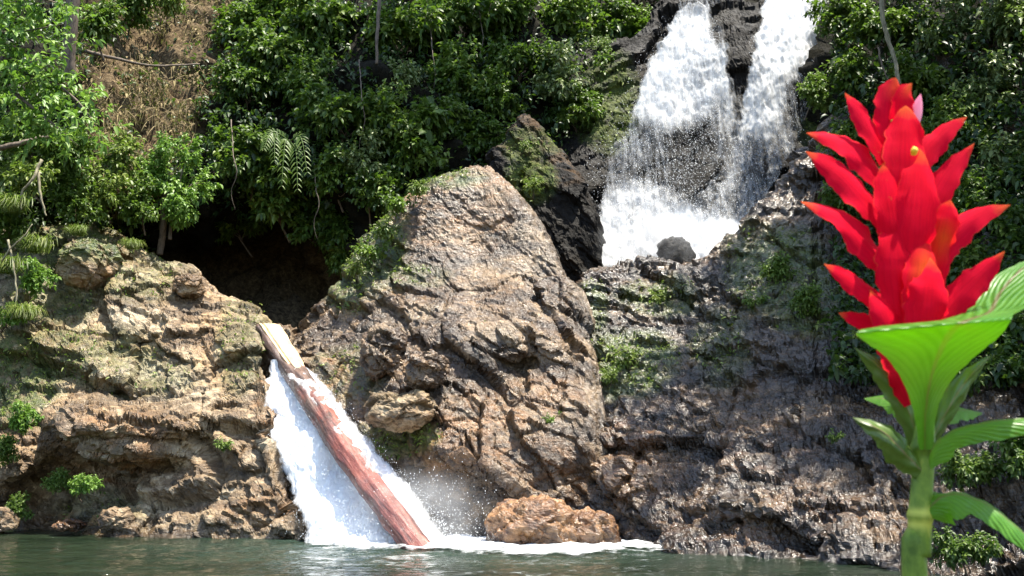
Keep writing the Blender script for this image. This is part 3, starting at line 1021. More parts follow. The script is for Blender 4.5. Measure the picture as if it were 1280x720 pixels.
# ------------------------------------------------------------------ the fallen log
def log_mat():
    s = NT('wet red wood')
    tc = s.n("ShaderNodeUVMap")
    mp = s.n("ShaderNodeMapping")
    mp.inputs['Scale'].default_value = (14, .8, 1)
    s.l(tc.outputs[0], mp.inputs[0])
    n = s.noise(mp.outputs[0], 1.0, 6, .65, .3)
    n2 = s.noise(s.co(), 1.3, 4, .6)
    c = s.ramp(n, [(.3, (.04, .012, .010)), (.5, (.16, .045, .034)), (.68, (.30, .12, .09))])
    c = s.mix(s.ramp(n2, [(.45, 0.), (.65, .5)]), c, (.32, .085, .045))
    sx = s.n("ShaderNodeSeparateXYZ")
    s.l(tc.outputs[0], sx.inputs[0])
    dull = s.ramp(n, [(.3, (.03, .018, .013)), (.55, (.12, .07, .05)), (.7, (.24, .16, .12))])
    up = s.math('ADD', s.math('MULTIPLY', sx.outputs[1], .14), s.math('MULTIPLY', s.math('SUBTRACT', n2, .5), 1.2))
    c = s.mix(s.ramp(up, [(.45, 1.0), (.8, 0.0)]), c, dull)
    mc = s.n("ShaderNodeMapping")
    mc.inputs['Scale'].default_value = (22, .55, 1)
    s.l(tc.outputs[0], mc.inputs[0])
    ck = s.noise(mc.outputs[0], 1.3, 5, .7, .6)
    ckm = s.ramp(ck, [(.36, 1.0), (.43, 0.0)])
    c = s.mix(s.math('MULTIPLY', ckm, .85), c, (.018, .01, .008))
    n4 = s.noise(s.co((1, 1, 1)), 9, 5, .7)
    s.set(Base_Color=c, Roughness=s.ramp(n4, [(.4, .3), (.6, .65)]), Normal=s.bump(n4, .5, .05, s.bump(ckm, -.7, .04, s.bump(n, .8, .05))), Coat_Weight=.2, Coat_Roughness=.25)
    return s.m


def tan_mat():
    s = NT('pale split wood')
    n = s.noise(s.co((1, 1, 1)), 5, 5, .6, .4)
    s.set(Base_Color=s.ramp(n, [(.3, (.40, .25, .12)), (.6, (.55, .38, .22))]), Roughness=.7, Normal=s.bump(n, .5, .03))
    return s.m


M['log'] = log_mat()
M['tan'] = tan_mat()
M['crackwood'] = bark_mat('dark wet wood', (.09, .04, .03), (.2, .09, .06), .5)


def build_log():
    ctr = smoothpath([U(332, 412, 25.9), U(356, 448, 25.0), U(386, 492, 23.7), U(424, 552, 22.2), U(466, 612, 20.9), U(508, 668, 19.9), U(540, 712, 19.3), U(556, 738, 18.8)], 110)
    root = empty("fallen_log", ctr[-1], "thick reddish fallen log slanting down the white cascade into the pool", "log")
    n, sides = len(ctr), 40
    t = np.gradient(ctr, axis=0)
    t /= np.linalg.norm(t, axis=1, keepdims=True)
    a = np.linspace(0, 2 * math.pi, sides, endpoint=False)
    V, uv = [], []
    arc = np.r_[0, np.cumsum(np.linalg.norm(np.diff(ctr, axis=0), axis=1))]
    for k in range(n):
        w = np.cross(t[k], np.array([0, 0, 1.0]))
        w /= np.linalg.norm(w)
        up = np.cross(w, t[k])
        f = k / (n - 1)
        r = .315 - .06 * f ** .5
        rr = np.full(sides, r)
        cs, sn = np.cos(a), np.sin(a)
        flat = max(0, 1 - f / .26)
        top = np.minimum(sn * rr, r * (1 - .55 * min(1, flat * 3)))
        V.append(ctr[k] + cs[:, None] * rr[:, None] * w + top[:, None] * up)
        uv.append(np.stack([a / 6.28, np.full(sides, arc[k])], 1))
    V = np.concatenate(V)
    nn = fbm(V * np.array([1.2, 1.2, 1.2]), 5, 4)
    cc = np.repeat(ctr, sides, 0)
    dr = (V - cc) / (np.linalg.norm(V - cc, axis=1, keepdims=True) + 1e-6)
    ang = np.tile(a, n)
    ridges = np.sin(ang * 7 + nn * 3) * .012 + np.sin(ang * 13 + nn * 5) * .008
    V = V + dr * (nn * .05 + ridges)[:, None]
    fq = []
    for k in range(n - 1):
        for j in range(sides):
            fq.append((k * sides + j, (k + 1) * sides + j, (k + 1) * sides + (j + 1) % sides, k * sides + (j + 1) % sides))
    me = newmesh("log_body", V, [np.array(fq), np.array([list(range(sides))]), np.array([list(range((n - 1) * sides, n * sides))[::-1]])])
    uvset(me, np.concatenate(uv))
    inv = Matrix.Translation(-Vector(ctr[-1]))
    me.transform(inv)
    link("log_body", me, M['log'], root)
    # pale split face: a thick slab on the flattened upper end
    m = 26
    Vs = []
    for k in range(m):
        w = np.cross(t[k], np.array([0, 0, 1.0]))
        w /= np.linalg.norm(w)
        up = np.cross(w, t[k])
        f = k / (m - 1)
        wd = .36 * (1 - .25 * f) * (1 if f < .8 else 1 - (f - .8) * 2.2)
        base = ctr[k] + up * ((.315 - .06 * (k / (n - 1)) ** .5) * .47)
        for (x, z) in ((-wd, -.05), (-wd, .05), (-wd * .5, .065), (0, .055), (wd * .30, .06), (wd * .38, .0), (wd * .46, .05), (wd * .66, .045), (wd * .66, -.05)):
            Vs.append(base + w * x + up * (z * (1 - .3 * f)))
    Vs = np.array(Vs)
    Vs = Vs + np.stack([fbm(Vs * 3, 7 + j, 3) for j in range(3)], 1) * .02
    fq = [(k * 9 + j, k * 9 + (j + 1) % 9, (k + 1) * 9 + (j + 1) % 9, (k + 1) * 9 + j) for k in range(m - 1) for j in range(9)]
    me = newmesh("split_face", Vs, [np.array(fq), np.array([list(range(9))[::-1]]), np.array([[(m - 1) * 9 + j for j in range(9)]])], False)
    me.transform(inv)
    o = link("split_face", me, M['tan'], root)
    o['label'] = "pale tan split face at the upper end of the log"


build_log()


# ------------------------------------------------------------------ vegetation
def leaves_mesh(pos, d, n, L, Wd, rnd, droop=0.25, fold=0.18, cup=True):
    """one small pointed folded leaf of eight vertices at each pos, growing along d with its face towards n"""
    d = d / (np.linalg.norm(d, axis=1, keepdims=True) + 1e-9)
    n = n - d * (n * d).sum(1, keepdims=True)
    n = n / (np.linalg.norm(n, axis=1, keepdims=True) + 1e-9)
    s = np.cross(d, n)
    L = L[:, None]
    Wd = Wd[:, None]
    dn = np.zeros_like(d)
    dn[:, 2] = -1
    p1 = pos + d * L * .32 - dn * L * .02
    p2 = pos + d * L * .68 + dn * L * droop * .35
    tip = pos + d * L + dn * L * droop
    f = n * Wd * fold
    V = np.stack([pos, p1 - s * Wd * .5 + f, p1, p1 + s * Wd * .5 + f, p2 - s * Wd * .42 + f, p2, p2 + s * Wd * .42 + f, tip], 1)
    k = np.arange(len(pos))[:, None, None] * 8
    tri = (k + np.array([[0, 3, 2], [0, 2, 1], [4, 5, 7], [5, 6, 7]])[None]).reshape(-1, 3)
    quad = (k + np.array([[2, 3, 6, 5], [1, 2, 5, 4]])[None]).reshape(-1, 4)
    return V.reshape(-1, 3), [tri, quad], np.repeat(rnd, 8)


def rnd_dirs(r, n):
    v = r.normal(size=(n, 3))
    return v / np.linalg.norm(v, axis=1, keepdims=True)


def sprays(r, centers, axis, per, L, Wd, spread=.9, up=.9, twig=1.0):
    """a whorl of leaves along a short twig at each centre"""
    n = len(centers)
    c = np.repeat(centers, per, 0)
    a = np.repeat(axis, per, 0)
    k = np.tile(np.arange(per), n)
    t = (k + .5) / per
    c = c + a * (t[:, None] - .6) * L * 2.2 * twig
    ref = rnd_dirs(r, n * per)
    side = np.cross(a, ref)
    side /= np.linalg.norm(side, axis=1, keepdims=True) + 1e-9
    d = a * (.35 + .4 * t[:, None]) + side * spread + r.normal(size=c.shape) * .15
    d[:, 2] -= .1
    nn = r.normal(size=c.shape) * .45
    nn[:, 2] += up
    nn[:, 1] -= .35
    ln = L * (.65 + .6 * r.random(n * per))
    rv = np.clip(np.repeat(r.random(n), per) * .45 + r.random(n * per) * .55, 0, 1)
    return leaves_mesh(c, d, nn, ln, ln * Wd * (.85 + .3 * r.random(n * per)), rv, droop=.15 + .3 * r.random((n * per, 1)))


def crown_mesh(name, seed, rad, n_spray, per, L, Wd, shell=.55, hang=0.0, gaps=.25, clumps=9):
    r = np.random.default_rng(seed)
    cl = rnd_dirs(r, clumps) * (.25 + .65 * r.random((clumps, 1)))
    k = r.integers(0, clumps, n_spray)
    dv = rnd_dirs(r, n_spray)
    cr = .28 + .22 * r.random(clumps)
    p = cl[k] + dv * (cr[k] * (shell + (1 - shell) * r.random(n_spray) ** .4))[:, None]
    p = p * np.asarray(rad)
    keep = vnoise(p * 2.6 / max(rad), seed) > -.42 + gaps * .9 - .3
    p, dv = p[keep], dv[keep]
    ax = dv * .9 + p / np.linalg.norm(p, axis=1, keepdims=True) * .6
    ax[:, 2] += .25 - hang
    ax[:, 1] -= .2
    ax /= np.linalg.norm(ax, axis=1, keepdims=True)
    V, Fs, rv = sprays(r, p, ax, per, L, Wd)
    me = newmesh(name, V, Fs, True)
    attr(me, "rnd", rv)
    return me, cl * np.asarray(rad)


def stem_mesh(name, base, cl, r0, seed, n=None):
    r = np.random.default_rng(seed)
    base = np.asarray(base, float)
    items = []
    mid = base * .45 + r.normal(size=3) * .1 * np.linalg.norm(base)
    items.append(tube_arrays(smoothpath([base, base * .75 + mid * .25, mid], 8), np.linspace(r0, r0 * .7, 8), 7))
    for c in cl[:n]:
        b = mid * (1 - .3) + base * .3 * r.random()
        m = (b + c) / 2 + r.normal(size=3) * .15 * np.linalg.norm(c - b)
        items.append(tube_arrays(smoothpath([b, m, c], 8), np.linspace(r0 * .5, r0 * .12, 8), 5))
    V, Fs = join_arrays(items)
    return newmesh(name, V, Fs)


KINDS = {}


def kind(key, name, rad, n_spray, per, L, Wd, mat, base, r0, seed, **kw):
    f, cl = crown_mesh("crown", seed, rad, n_spray, per, L, Wd, **kw)
    f.materials.append(M[mat])
    st = stem_mesh("trunk" if 'tree' in name else "stem", base, cl, r0, seed)
    st.materials.append(M['bark'])
    KINDS.setdefault(key, []).append((name, f, st, np.asarray(rad), np.asarray(base)))


for q in range(3):
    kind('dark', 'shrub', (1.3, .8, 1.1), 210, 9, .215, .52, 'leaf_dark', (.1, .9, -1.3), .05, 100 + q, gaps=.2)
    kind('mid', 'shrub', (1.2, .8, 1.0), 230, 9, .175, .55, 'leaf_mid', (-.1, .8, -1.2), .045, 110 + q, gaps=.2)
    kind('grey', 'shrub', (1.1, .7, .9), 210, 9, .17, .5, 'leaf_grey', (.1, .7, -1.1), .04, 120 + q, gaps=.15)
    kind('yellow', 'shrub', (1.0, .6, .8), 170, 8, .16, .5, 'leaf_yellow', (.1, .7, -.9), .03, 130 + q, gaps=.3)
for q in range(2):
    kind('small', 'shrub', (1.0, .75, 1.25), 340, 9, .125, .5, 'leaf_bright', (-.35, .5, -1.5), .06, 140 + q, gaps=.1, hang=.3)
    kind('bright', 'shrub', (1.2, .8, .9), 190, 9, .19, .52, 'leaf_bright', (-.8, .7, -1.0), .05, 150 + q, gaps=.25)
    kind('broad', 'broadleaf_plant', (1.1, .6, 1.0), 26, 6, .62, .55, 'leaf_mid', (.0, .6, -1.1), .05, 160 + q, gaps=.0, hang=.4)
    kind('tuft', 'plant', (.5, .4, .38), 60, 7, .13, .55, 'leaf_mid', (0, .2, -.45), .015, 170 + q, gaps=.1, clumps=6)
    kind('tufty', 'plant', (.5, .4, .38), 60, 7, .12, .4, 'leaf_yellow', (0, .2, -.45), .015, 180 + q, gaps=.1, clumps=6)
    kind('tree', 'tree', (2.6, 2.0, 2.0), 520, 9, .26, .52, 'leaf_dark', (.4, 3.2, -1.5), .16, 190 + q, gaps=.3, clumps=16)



def grass_kind():
    for q in range(2):
        r = np.random.default_rng(300 + q)
        n = 260
        P = np.stack([r.normal(0, .22, n), r.normal(0, .15, n), np.full(n, -.5)], 1)
        d = rnd_dirs(r, n) * .55 + np.array([0, -.25, .9])
        items = []
        for k in range(n):
            L = .7 + .7 * r.random()
            dd = d[k] / np.linalg.norm(d[k])
            pts = [P[k], P[k] + dd * L * .5, P[k] + dd * L * .85 + np.array([0, 0, -.3 * L]), P[k] + dd * L * 1.1 + np.array([0, -.1, -.8 * L])]
            c = smoothpath(pts, 7)
            sd = np.cross(dd, rnd_dirs(r, 1)[0])
            sd /= np.linalg.norm(sd)
            w = np.array([.012, .016, .016, .014, .011, .007, .001])[:, None]
            items.append((np.concatenate([c - sd * w, c + sd * w]), [np.array([(j, j + 1, j + 8, j + 7) for j in range(6)])]))
        V, Fs = join_arrays(items)
        me = newmesh("blades", V, Fs)
        attr(me, "rnd", np.repeat(r.random(n), 14))
        me.materials.append(M['leaf_yellow'])
        KINDS.setdefault('grass', []).append(("grass_tuft", me, None, np.array((.7, .6, .6)), np.array((0, .1, -.5))))


grass_kind()
ORNG = random.Random(5)


def plant(key, px, py, rpx, label, cat=None, Y=None, dy=.7, group=None, which=None, rot=None, sq=1.0, mat=None):
    """a plant whose crown shows at px, py with a radius of about rpx"""
    name, f, st, rad, base = KINDS[key][ORNG.randrange(len(KINDS[key])) if which is None else which]
    if Y is None:
        Y = float(hill_depth(np.array([px]), np.array([py]))[0]) - dy
    s = rpx * Y / F / rad[0]
    c = U(px, py, Y)
    rz = ORNG.uniform(-.6, .6) if rot is None else rot
    rm = Matrix.Rotation(rz, 3, 'Z')
    b = rm @ Vector(base * s * np.array([1, 1, sq]))
    o = empty(name, Vector(c) + b, label, cat or ('tree' if key == 'tree' else 'shrub' if name == 'shrub' else 'plant'), group)
    for me, nm in ((f, f.name.split('.')[0]), (st, st.name.split('.')[0] if st else '')):
        if me is None:
            continue
        ch = bpy.data.objects.new(nm, me)
        C.objects.link(ch)
        ch.parent = o
        ch.location = -b
        ch.rotation_euler = (0, 0, rz)
        ch.scale = (s, s, s * sq)
        if mat and nm == 'crown':
            ch.material_slots[0].link = 'OBJECT'
            ch.material_slots[0].material = M[mat]
    return o


# the wall of forest left of the waterfall, back to front
FOREST = [
    ('dark', 305, 30, 46, "dark shrub at the top of the dry brown slope's right edge"),
    ('dark', 312, 110, 46, "dark shrub beside the right edge of the dry brown slope"),
    ('dark', 310, 190, 55, "dark shrub hanging above the dark gorge, between the small leaved shrub and the drooping palm"),
    ('mid', 345, 15, 60, "sunlit green shrub at the top of the forest wall, left of the thin hanging trunk"),
    ('dark', 350, 75, 58, "dark green shrub under the lit shrub at the top of the forest wall"),
    ('mid', 385, 110, 48, "green shrub directly above the drooping palm"),
    ('dark', 340, 250, 50, "dark shrub overhanging the roof of the gorge below the drooping palm"),
    ('dark', 410, 35, 60, "dark shrub at the top of the forest, touching the thin hanging trunk from the left"),
    ('dark', 430, 150, 60, "dark shrub right of the drooping palm"),
    ('mid', 420, 215, 46, "green shrub on the gorge's upper edge right of the drooping palm"),
    ('dark', 400, 275, 45, "dark shrub hanging lowest into the gorge, left of the pyramid rock"),
    ('dark', 500, 45, 60, "dark shrub at the top of the forest, right of the thin hanging trunk"),
    ('dark', 300, 285, 34, "dim dark shrub growing inside the roof of the gorge"),
    ('dark', 425, 325, 30, "dim dark shrub at the gorge's right wall, low beside the pyramid rock"),
    ('grey', 492, 95, 38, "pale leaved shrub catching the sun below the thin hanging trunk"),
    ('mid', 480, 150, 48, "sunlit green shrub in the middle of the forest wall above the pyramid rock's left slope"),
    ('mid', 515, 180, 50, "glossy green shrub just above the pyramid rock's mossy left shoulder"),
    ('grey', 455, 195, 38, "pale speckled shrub above the moss strip of the pyramid rock"),
    ('dark', 470, 240, 42, "dark shrub tucked behind the mossy left edge of the pyramid rock"),
    ('dark', 575, 30, 62, "dark shrub high in the forest above the pyramid rock's peak"),
    ('mid', 570, 95, 50, "mid green shrub midway between the frame's top and the pyramid rock's peak"),
    ('dark', 560, 150, 48, "dark shrub right behind the pyramid rock's left shoulder"),
    ('mid', 620, 120, 42, "green shrub behind the peak of the cracked ridge, on its left"),
    ('dark', 610, 170, 40, "dark shrub in the notch between the pyramid rock's peak and the cracked ridge"),
    ('mid', 640, 25, 55, "green shrub at the top of the forest straight above the cracked ridge"),
    ('dark', 650, 80, 45, "dark shrub hanging just over the cracked ridge's peak"),
    ('grey', 697, 95, 45, "pale sunlit shrub leaning over the cracked ridge, left of the waterfall"),
    ('mid', 705, 25, 55, "green shrub at the frame's top above the pale shrub beside the waterfall"),
    ('dark', 765, 25, 52, "dark shrub at the frame's top just left of the waterfall's lip"),
    ('mid', 755, 90, 36, "green shrub nearest the waterfall's left edge"),
    ('dark', 720, 150, 34, "dark shrub below the pale shrub, above the cracked ridge's right end"),
    ('dark', 790, 75, 30, "dark shrub hanging against the upper left edge of the waterfall"),
    ('mid', 768, 140, 26, "green shrub on the dark cliff halfway down the waterfall's left edge"),
    ('mid', 800, 30, 26, "green shrub hanging at the very top of the waterfall's left edge"),
    ('grey', 745, 60, 26, "pale speckled shrub on the cliff left of the waterfall's upper half"),
    ('dark', 735, 130, 30, "dark shrub in the middle of the cliff between the forest and the waterfall"),
    ('dark', 735, 185, 22, "dark shrub low on the cliff between the cracked ridge and the waterfall"),
    ('dark', 815, -10, 34, "dark shrub peeping over the waterfall's lip on its left"),
    ('dark', 925, -22, 24, "dark shrub over the lip between the waterfall's two streams"),
]
for k, x, y, r, lab in FOREST:
    plant(k, x, y, r, lab, dy=.8)
plant('broad', 530, 150, 26, "broadleaf plant with big round leaves above the pyramid rock's left shoulder", dy=1.5)
plant('broad', 410, 20, 24, "broadleaf plant with a few yellowish leaves at the top of the forest wall", dy=1.5)

RIGHTSIDE = [
    ('dark', 1050, 20, 45, "dark shrub at the frame's top against the waterfall's right edge"),
    ('dark', 1055, 95, 40, "dark shrub hanging over the waterfall's right stream"),
    ('mid', 1020, 118, 30, "fan leaved green shrub reaching into the right stream of the waterfall"),
    ('dark', 1110, 40, 50, "dark shrub behind the hanging vine above the red flower"),
    ('dark', 1150, 110, 55, "dark shrub straight behind the tip of the red flower"),
    ('mid', 1060, 175, 40, "green shrub left of the red flower's uppermost petals"),
    ('grey', 1190, 40, 50, "pale leaved shrub at the frame's top right of the hanging vine"),
    ('grey', 1255, 30, 55, "pale leaved shrub in the top right corner of the frame"),
    ('grey', 1235, 110, 50, "pale leaved shrub under the one in the top right corner"),
    ('mid', 1190, 160, 48, "green shrub behind the red flower's right hand upper petals"),
    ('grey', 1255, 195, 48, "whitish glinting shrub at the right edge, level with the red flower's middle"),
    ('mid', 1220, 255, 45, "green shrub behind the red flower's longest right petal"),
    ('dark', 1270, 285, 48, "dark shrub at the right edge above the plant's pale upper leaf"),
    ('dark', 1060, 260, 40, "dark shrub behind the red flower's left petals"),
    ('dark', 1130, 220, 55, "dark shrub hidden mostly behind the middle of the red flower"),
    ('dark', 1200, 340, 50, "dark shrub between the red flower's lowest right petal and the rock wall"),
    ('mid', 975, 335, 26, "low green shrub growing on the rock wall right of the waterfall's foot"),
    ('mid', 1010, 375, 26, "low leafy green shrub on the rock wall just left of the red flower's lowest petals"),
    ('tuft', 945, 375, 16, "small green tuft on the rock wall, nearest the waterfall's foot"),
    ('dark', 1265, 420, 55, "dark shrub in shade right of the plant's leaves at the right edge"),
]
right_depth = rbf(RIGHT_D)
RIGHTSIDE += [
    ('dark', 1230, 470, 44, "dark shrub in deep shade between the plant's two right hand leaves"),
    ('dark', 1275, 560, 46, "dark shrub in deep shade at the right edge above the drooping leaf"),
    ('dark', 1215, 590, 38, "dark shrub in deep shade just right of the green stem"),
    ('dark', 1205, 690, 36, "dark shrub in the bottom right corner beside the green stem"),
]
for k, x, y, r, lab in RIGHTSIDE:
    Yr_ = min(float(right_depth(np.array([x]), np.array([y]))[0]), float(hill_depth(np.array([x]), np.array([y]))[0])) - .7
    plant(k, x, y, r, lab, Y=Yr_)

LEFTSIDE = [
    ('small', 238, 232, 46, "bright green small leaved shrub hanging at the mouth of the dark gorge", 29.6, 0),
    ('small', 196, 205, 34, "green small leaved shrub just left of the one at the gorge's mouth", 29.4, 1),
    ('yellow', 150, 195, 48, "pale yellow green shrub below the dry brown slope", 29, 0),
    ('yellow', 120, 235, 44, "yellow green shrub above the left outcrop's mossy top", 28.6, 1),
    ('mid', 170, 255, 36, "green shrub over the small dark hollow left of the slim trunk", 28.9, 0),
    ('mid', 85, 195, 45, "green shrub under the bright leafy bough on the left", 27.5, 1),
    ('mid', 40, 165, 50, "green shrub at the left edge under the bright leafy bough", 27, 2),
    ('yellow', 30, 215, 45, "yellow green shrub at the left edge above the bare twigs", 26.6, 2),
    ('mid', 90, 250, 36, "green shrub growing on the very top of the left outcrop", 27.8, 0),
    ('mid', 10, 270, 40, "green shrub at the left edge, top of the left outcrop", 26.6, 1),
    ('bright', 40, 345, 30, "bright green shrub hanging over the left outcrop below the bare twigs", 26.2, 0),
    ('bright', 12, 400, 26, "bright green shrub at the left edge, halfway up the outcrop", 25.8, 1),
    ('bright', 25, 520, 26, "bright leafy shrub at the left edge beside the pale shelf", 24.0, 0),
    ('mid', 8, 560, 24, "green shrub at the left edge under the pale shelf", 24.0, 1),
    ('bright', 105, 610, 22, "bright green shrub growing in the hollow above the waterline", 23.0, 1),
    ('mid', 75, 600, 20, "dim green shrub in the dark hollow left of the brighter one", 24.0, 2),
    ('mid', 22, 635, 18, "small dark green shrub at the water's edge on the far left", 24.0, 0),
    ('tuft', 280, 555, 12, "small green tuft on the shelf rock near the cascade", 22.9, 0),
    ('dark', 120, 30, 40, "dark shrub at the top left between the bright bough and the dry slope", 30, 0),
    ('mid', 170, 5, 40, "green shrub at the frame's top over the dry brown slope", 33, 1),
    ('yellow', 215, -6, 36, "yellow shrub at the frame's top over the middle of the dry slope", 33.5, 0),
]
LEFTSIDE += [
    ('grass', 20, 250, 24, "long yellow green grass tuft at the left edge between the bare twigs", 26.0, 0),
    ('grass', 45, 300, 22, "long drooping grass tuft on the mossy top of the left outcrop", 26.6, 1),
    ('grass', 8, 325, 24, "grass tuft hanging at the left edge beside the long pale twig", 25.8, 0),
    ('grass', 30, 385, 20, "lowest long grass tuft on the left outcrop's mossy face", 25.6, 1),
    ('grass', 100, 285, 14, "short grass tuft on the brow of the left outcrop above the brown lump", 27.4, 0),
    ('grass', 165, 302, 13, "grass tuft on the brow of the left outcrop beside the dark hollow", 28.0, 1),
]
for k, x, y, r, lab, Yv, wch in LEFTSIDE:
    plant(k, x, y, r, lab, Y=Yv, which=wch % len(KINDS[k]))

ROCKPLANTS = [
    ('tufty', 520, 232, 20, "yellow green plant at the top of the moss strip on the pyramid rock", 26.4),
    ('tuft', 497, 255, 22, "leafy plant on the pyramid rock's left edge under its topmost plant", 26.2),
    ('tufty', 478, 285, 24, "yellow green plant halfway along the pyramid rock's mossy left edge", 26.1),
    ('tuft', 465, 315, 22, "bright leafy plant low on the pyramid rock's mossy left edge", 26.0),
    ('tufty', 445, 335, 20, "lowest yellow green plant on the pyramid rock's mossy left edge", 26.0),
    ('tufty', 668, 232, 18, "yellow green plant in the cleft between the pyramid rock and the cracked ridge", 28.0),
    ('tufty', 655, 180, 12, "tiny plant near the top of the cracked ridge", 28.9),
    ('tufty', 785, 450, 26, "bright mossy plant on the wet ledge right of the pyramid rock", 24.1),
    ('tufty', 810, 478, 22, "lower mossy plant on the wet ledge right of the pyramid rock", 23.6),
    ('tufty', 765, 470, 18, "mossy plant against the crack beside the pyramid rock", 23.7),
    ('tufty', 825, 372, 18, "small plant on the ledge right under the waterfall's foot", 25.9),
    ('tuft', 690, 525, 12, "little dark plant in a pocket low on the pyramid rock", 22.1),
    ('tuft', 1045, 545, 11, "single small green plant on the dark lower rock wall beside the red flower's stem", 18.6),
    ('tufty', 1075, 420, 14, "small plant high on the rock wall behind the plant's left leaf", 20.6),
    ('tuft', 600, 408, 8, "tiny plant on the pyramid rock's middle ledge", 23.7),
]
for k, x, y, r, lab, Yv in ROCKPLANTS:
    plant(k, x, y, r, lab, Y=Yv)


def bough():
    """a long leafy bough reaching in from the left"""
    r = np.random.default_rng(8)
    root = empty("tree", U(-160, 330, 24), "bright green leafy tree reaching in from the left edge over the slope", "tree")
    trunk = smoothpath([U(-160, 330, 24), U(-150, 150, 23.7), U(-130, 0, 23.5), U(-90, -120, 23.3)], 20)
    items = [tube_arrays(trunk, np.linspace(.28, .14, 20), 10, .04)]
    paths = []
    for pts in ([(-145, 100, 23.6), (-60, 45, 23.0), (20, 40, 22.6), (80, 30, 22.5)],
                [(-148, 130, 23.6), (-60, 85, 23.0), (20, 75, 22.6), (90, 120, 22.3), (125, 165, 22.2)],
                [(-135, 40, 23.5), (-50, 0, 23.0), (30, -6, 22.6), (90, 10, 22.5)],
                [(-60, 85, 23.0), (0, 105, 22.7), (60, 150, 22.4), (95, 180, 22.3)],
                [(-60, 45, 23), (-10, 70, 22.7), (40, 95, 22.5), (85, 105, 22.4)],
                [(-130, 0, 23.5), (-60, -40, 23), (20, -40, 22.8)]):
        p = smoothpath([U(*q) for q in pts], 24)
        paths.append(p)
        items.append(tube_arrays(p, np.linspace(.07, .012, 24), 6))
    V, Fs = join_arrays(items)
    me = newmesh("trunk", V, Fs)
    me.transform(Matrix.Translation(-root.location))
    link("trunk", me, M['bark'], root)
    cs, ax = [], []
    for p in paths:
        n = 95
        k = r.uniform(5, 23, n)
        q = p[k.astype(int)]
        off = r.normal(size=(n, 3)) * np.array([.34, .4, .26])
        off[:, 2] -= .05
        cs.append(q + off)
        a = off + np.array([.3, -.3, .15])
        ax.append(a / np.linalg.norm(a, axis=1, keepdims=True))
    V, Fs, rv = sprays(r, np.concatenate(cs), np.concatenate(ax), 8, .19, .42)
    me = newmesh("crown", V, Fs)
    attr(me, "rnd", rv)
    me.transform(Matrix.Translation(-root.location))
    link("crown", me, M['leaf_bright'], root)


bough()


def undergrowth():
    """the mass of leaves and creepers between the plants, past counting"""
    r = np.random.default_rng(12)
    n = 26000
    px = r.uniform(-250, 1560, n)
    py = r.uniform(-160, 470, n)
    q = np.stack([px / 38, py / 38, px * 0], 1)
    g = fbm(q, 5, 3)
    keep = g > -.5
    dry = region_mask(px, py, DRY)
    keep &= r.random(n) > dry * .86
    cave = region_mask(px, py, [(330, 350, 120, 75, 1), (250, 320, 70, 50, 1)])
    keep &= r.random(n) > cave * 1.2
    keep &= ~((px > 735) & (px < 1040) & (py > -5))
    keep &= ~((py > 255) & (px < 1040) & (px > 420))
    px, py = px[keep], py[keep]
    D = hill_depth(px, py)
    right = px > 1000
    D = np.where(right, np.minimum(D, right_depth(px, py)), D)
    P = U(px, py, D - .1 - r.random(len(px)) ** 1.5 * 1.1)
    n = len(px)
    ax = rnd_dirs(r, n) * .7 + np.array([0, -.6, .25])
    ax /= np.linalg.norm(ax, axis=1, keepdims=True)
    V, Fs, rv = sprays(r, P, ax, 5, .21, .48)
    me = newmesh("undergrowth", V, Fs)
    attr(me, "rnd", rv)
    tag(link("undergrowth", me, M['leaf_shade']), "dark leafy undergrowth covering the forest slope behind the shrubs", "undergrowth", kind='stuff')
    # dead leaves and dry grass on the brown slope
    n = 16000
    px = r.uniform(70, 340, n)
    py = r.uniform(-40, 270, n)
    g = fbm(np.stack([px / 40, py / 40, px * 0], 1), 15, 3)
    k = (r.random(n) < region_mask(px, py, DRY)) & (g > -.12)
    px, py = px[k], py[k]
    n = len(px)
    P = U(px, py, hill_depth(px, py) - .2 - r.random(n) * .5)
    d = rnd_dirs(r, n) + np.array([0, -.2, -.5])
    grass = r.random(n) < .5
    nn = rnd_dirs(r, n) * .6 + np.array([0, -.6, .6])
    L = np.where(grass, .25 + .45 * r.random(n), .07 + .13 * r.random(n))
    Wd = np.where(grass, .012 + .015 * r.random(n), L * .5)
    V, Fs, rv = leaves_mesh(P, d, nn, L, Wd, r.random(n), droop=.45)
    me = newmesh("leaf_litter", V, Fs)
    attr(me, "rnd", rv)
    tag(link("leaf_litter", me, M['leaf_dead']), "dead brown leaves and dry grass strewn over the steep bare slope", "leaf litter", kind='stuff')


undergrowth()


def moss_leaves():
    r = np.random.default_rng(21)
    P = np.concatenate([a for a, _ in MOSSPTS])
    N = np.concatenate([b for _, b in MOSSPTS])
    P = np.repeat(P, 3, 0) + r.normal(size=(len(P) * 3, 3)) * .05
    N = np.repeat(N, 3, 0)
    d = N * .6 + rnd_dirs(r, len(P)) * .8
    nn = N + rnd_dirs(r, len(P)) * .5 + np.array([0, 0, .5])
    L = .05 + .10 * r.random(len(P)) ** 2
    V, Fs, rv = leaves_mesh(P + N * .02, d, nn, L, L * (.25 + .3 * r.random(len(P))), r.random(len(P)), droop=.3)
    me = newmesh("moss", V, Fs)
    attr(me, "rnd", rv)
    tag(link("moss", me, M['leaf_yellow']), "moss and tiny creeping plants growing in patches over the rocks", "moss", kind='stuff')


moss_leaves()


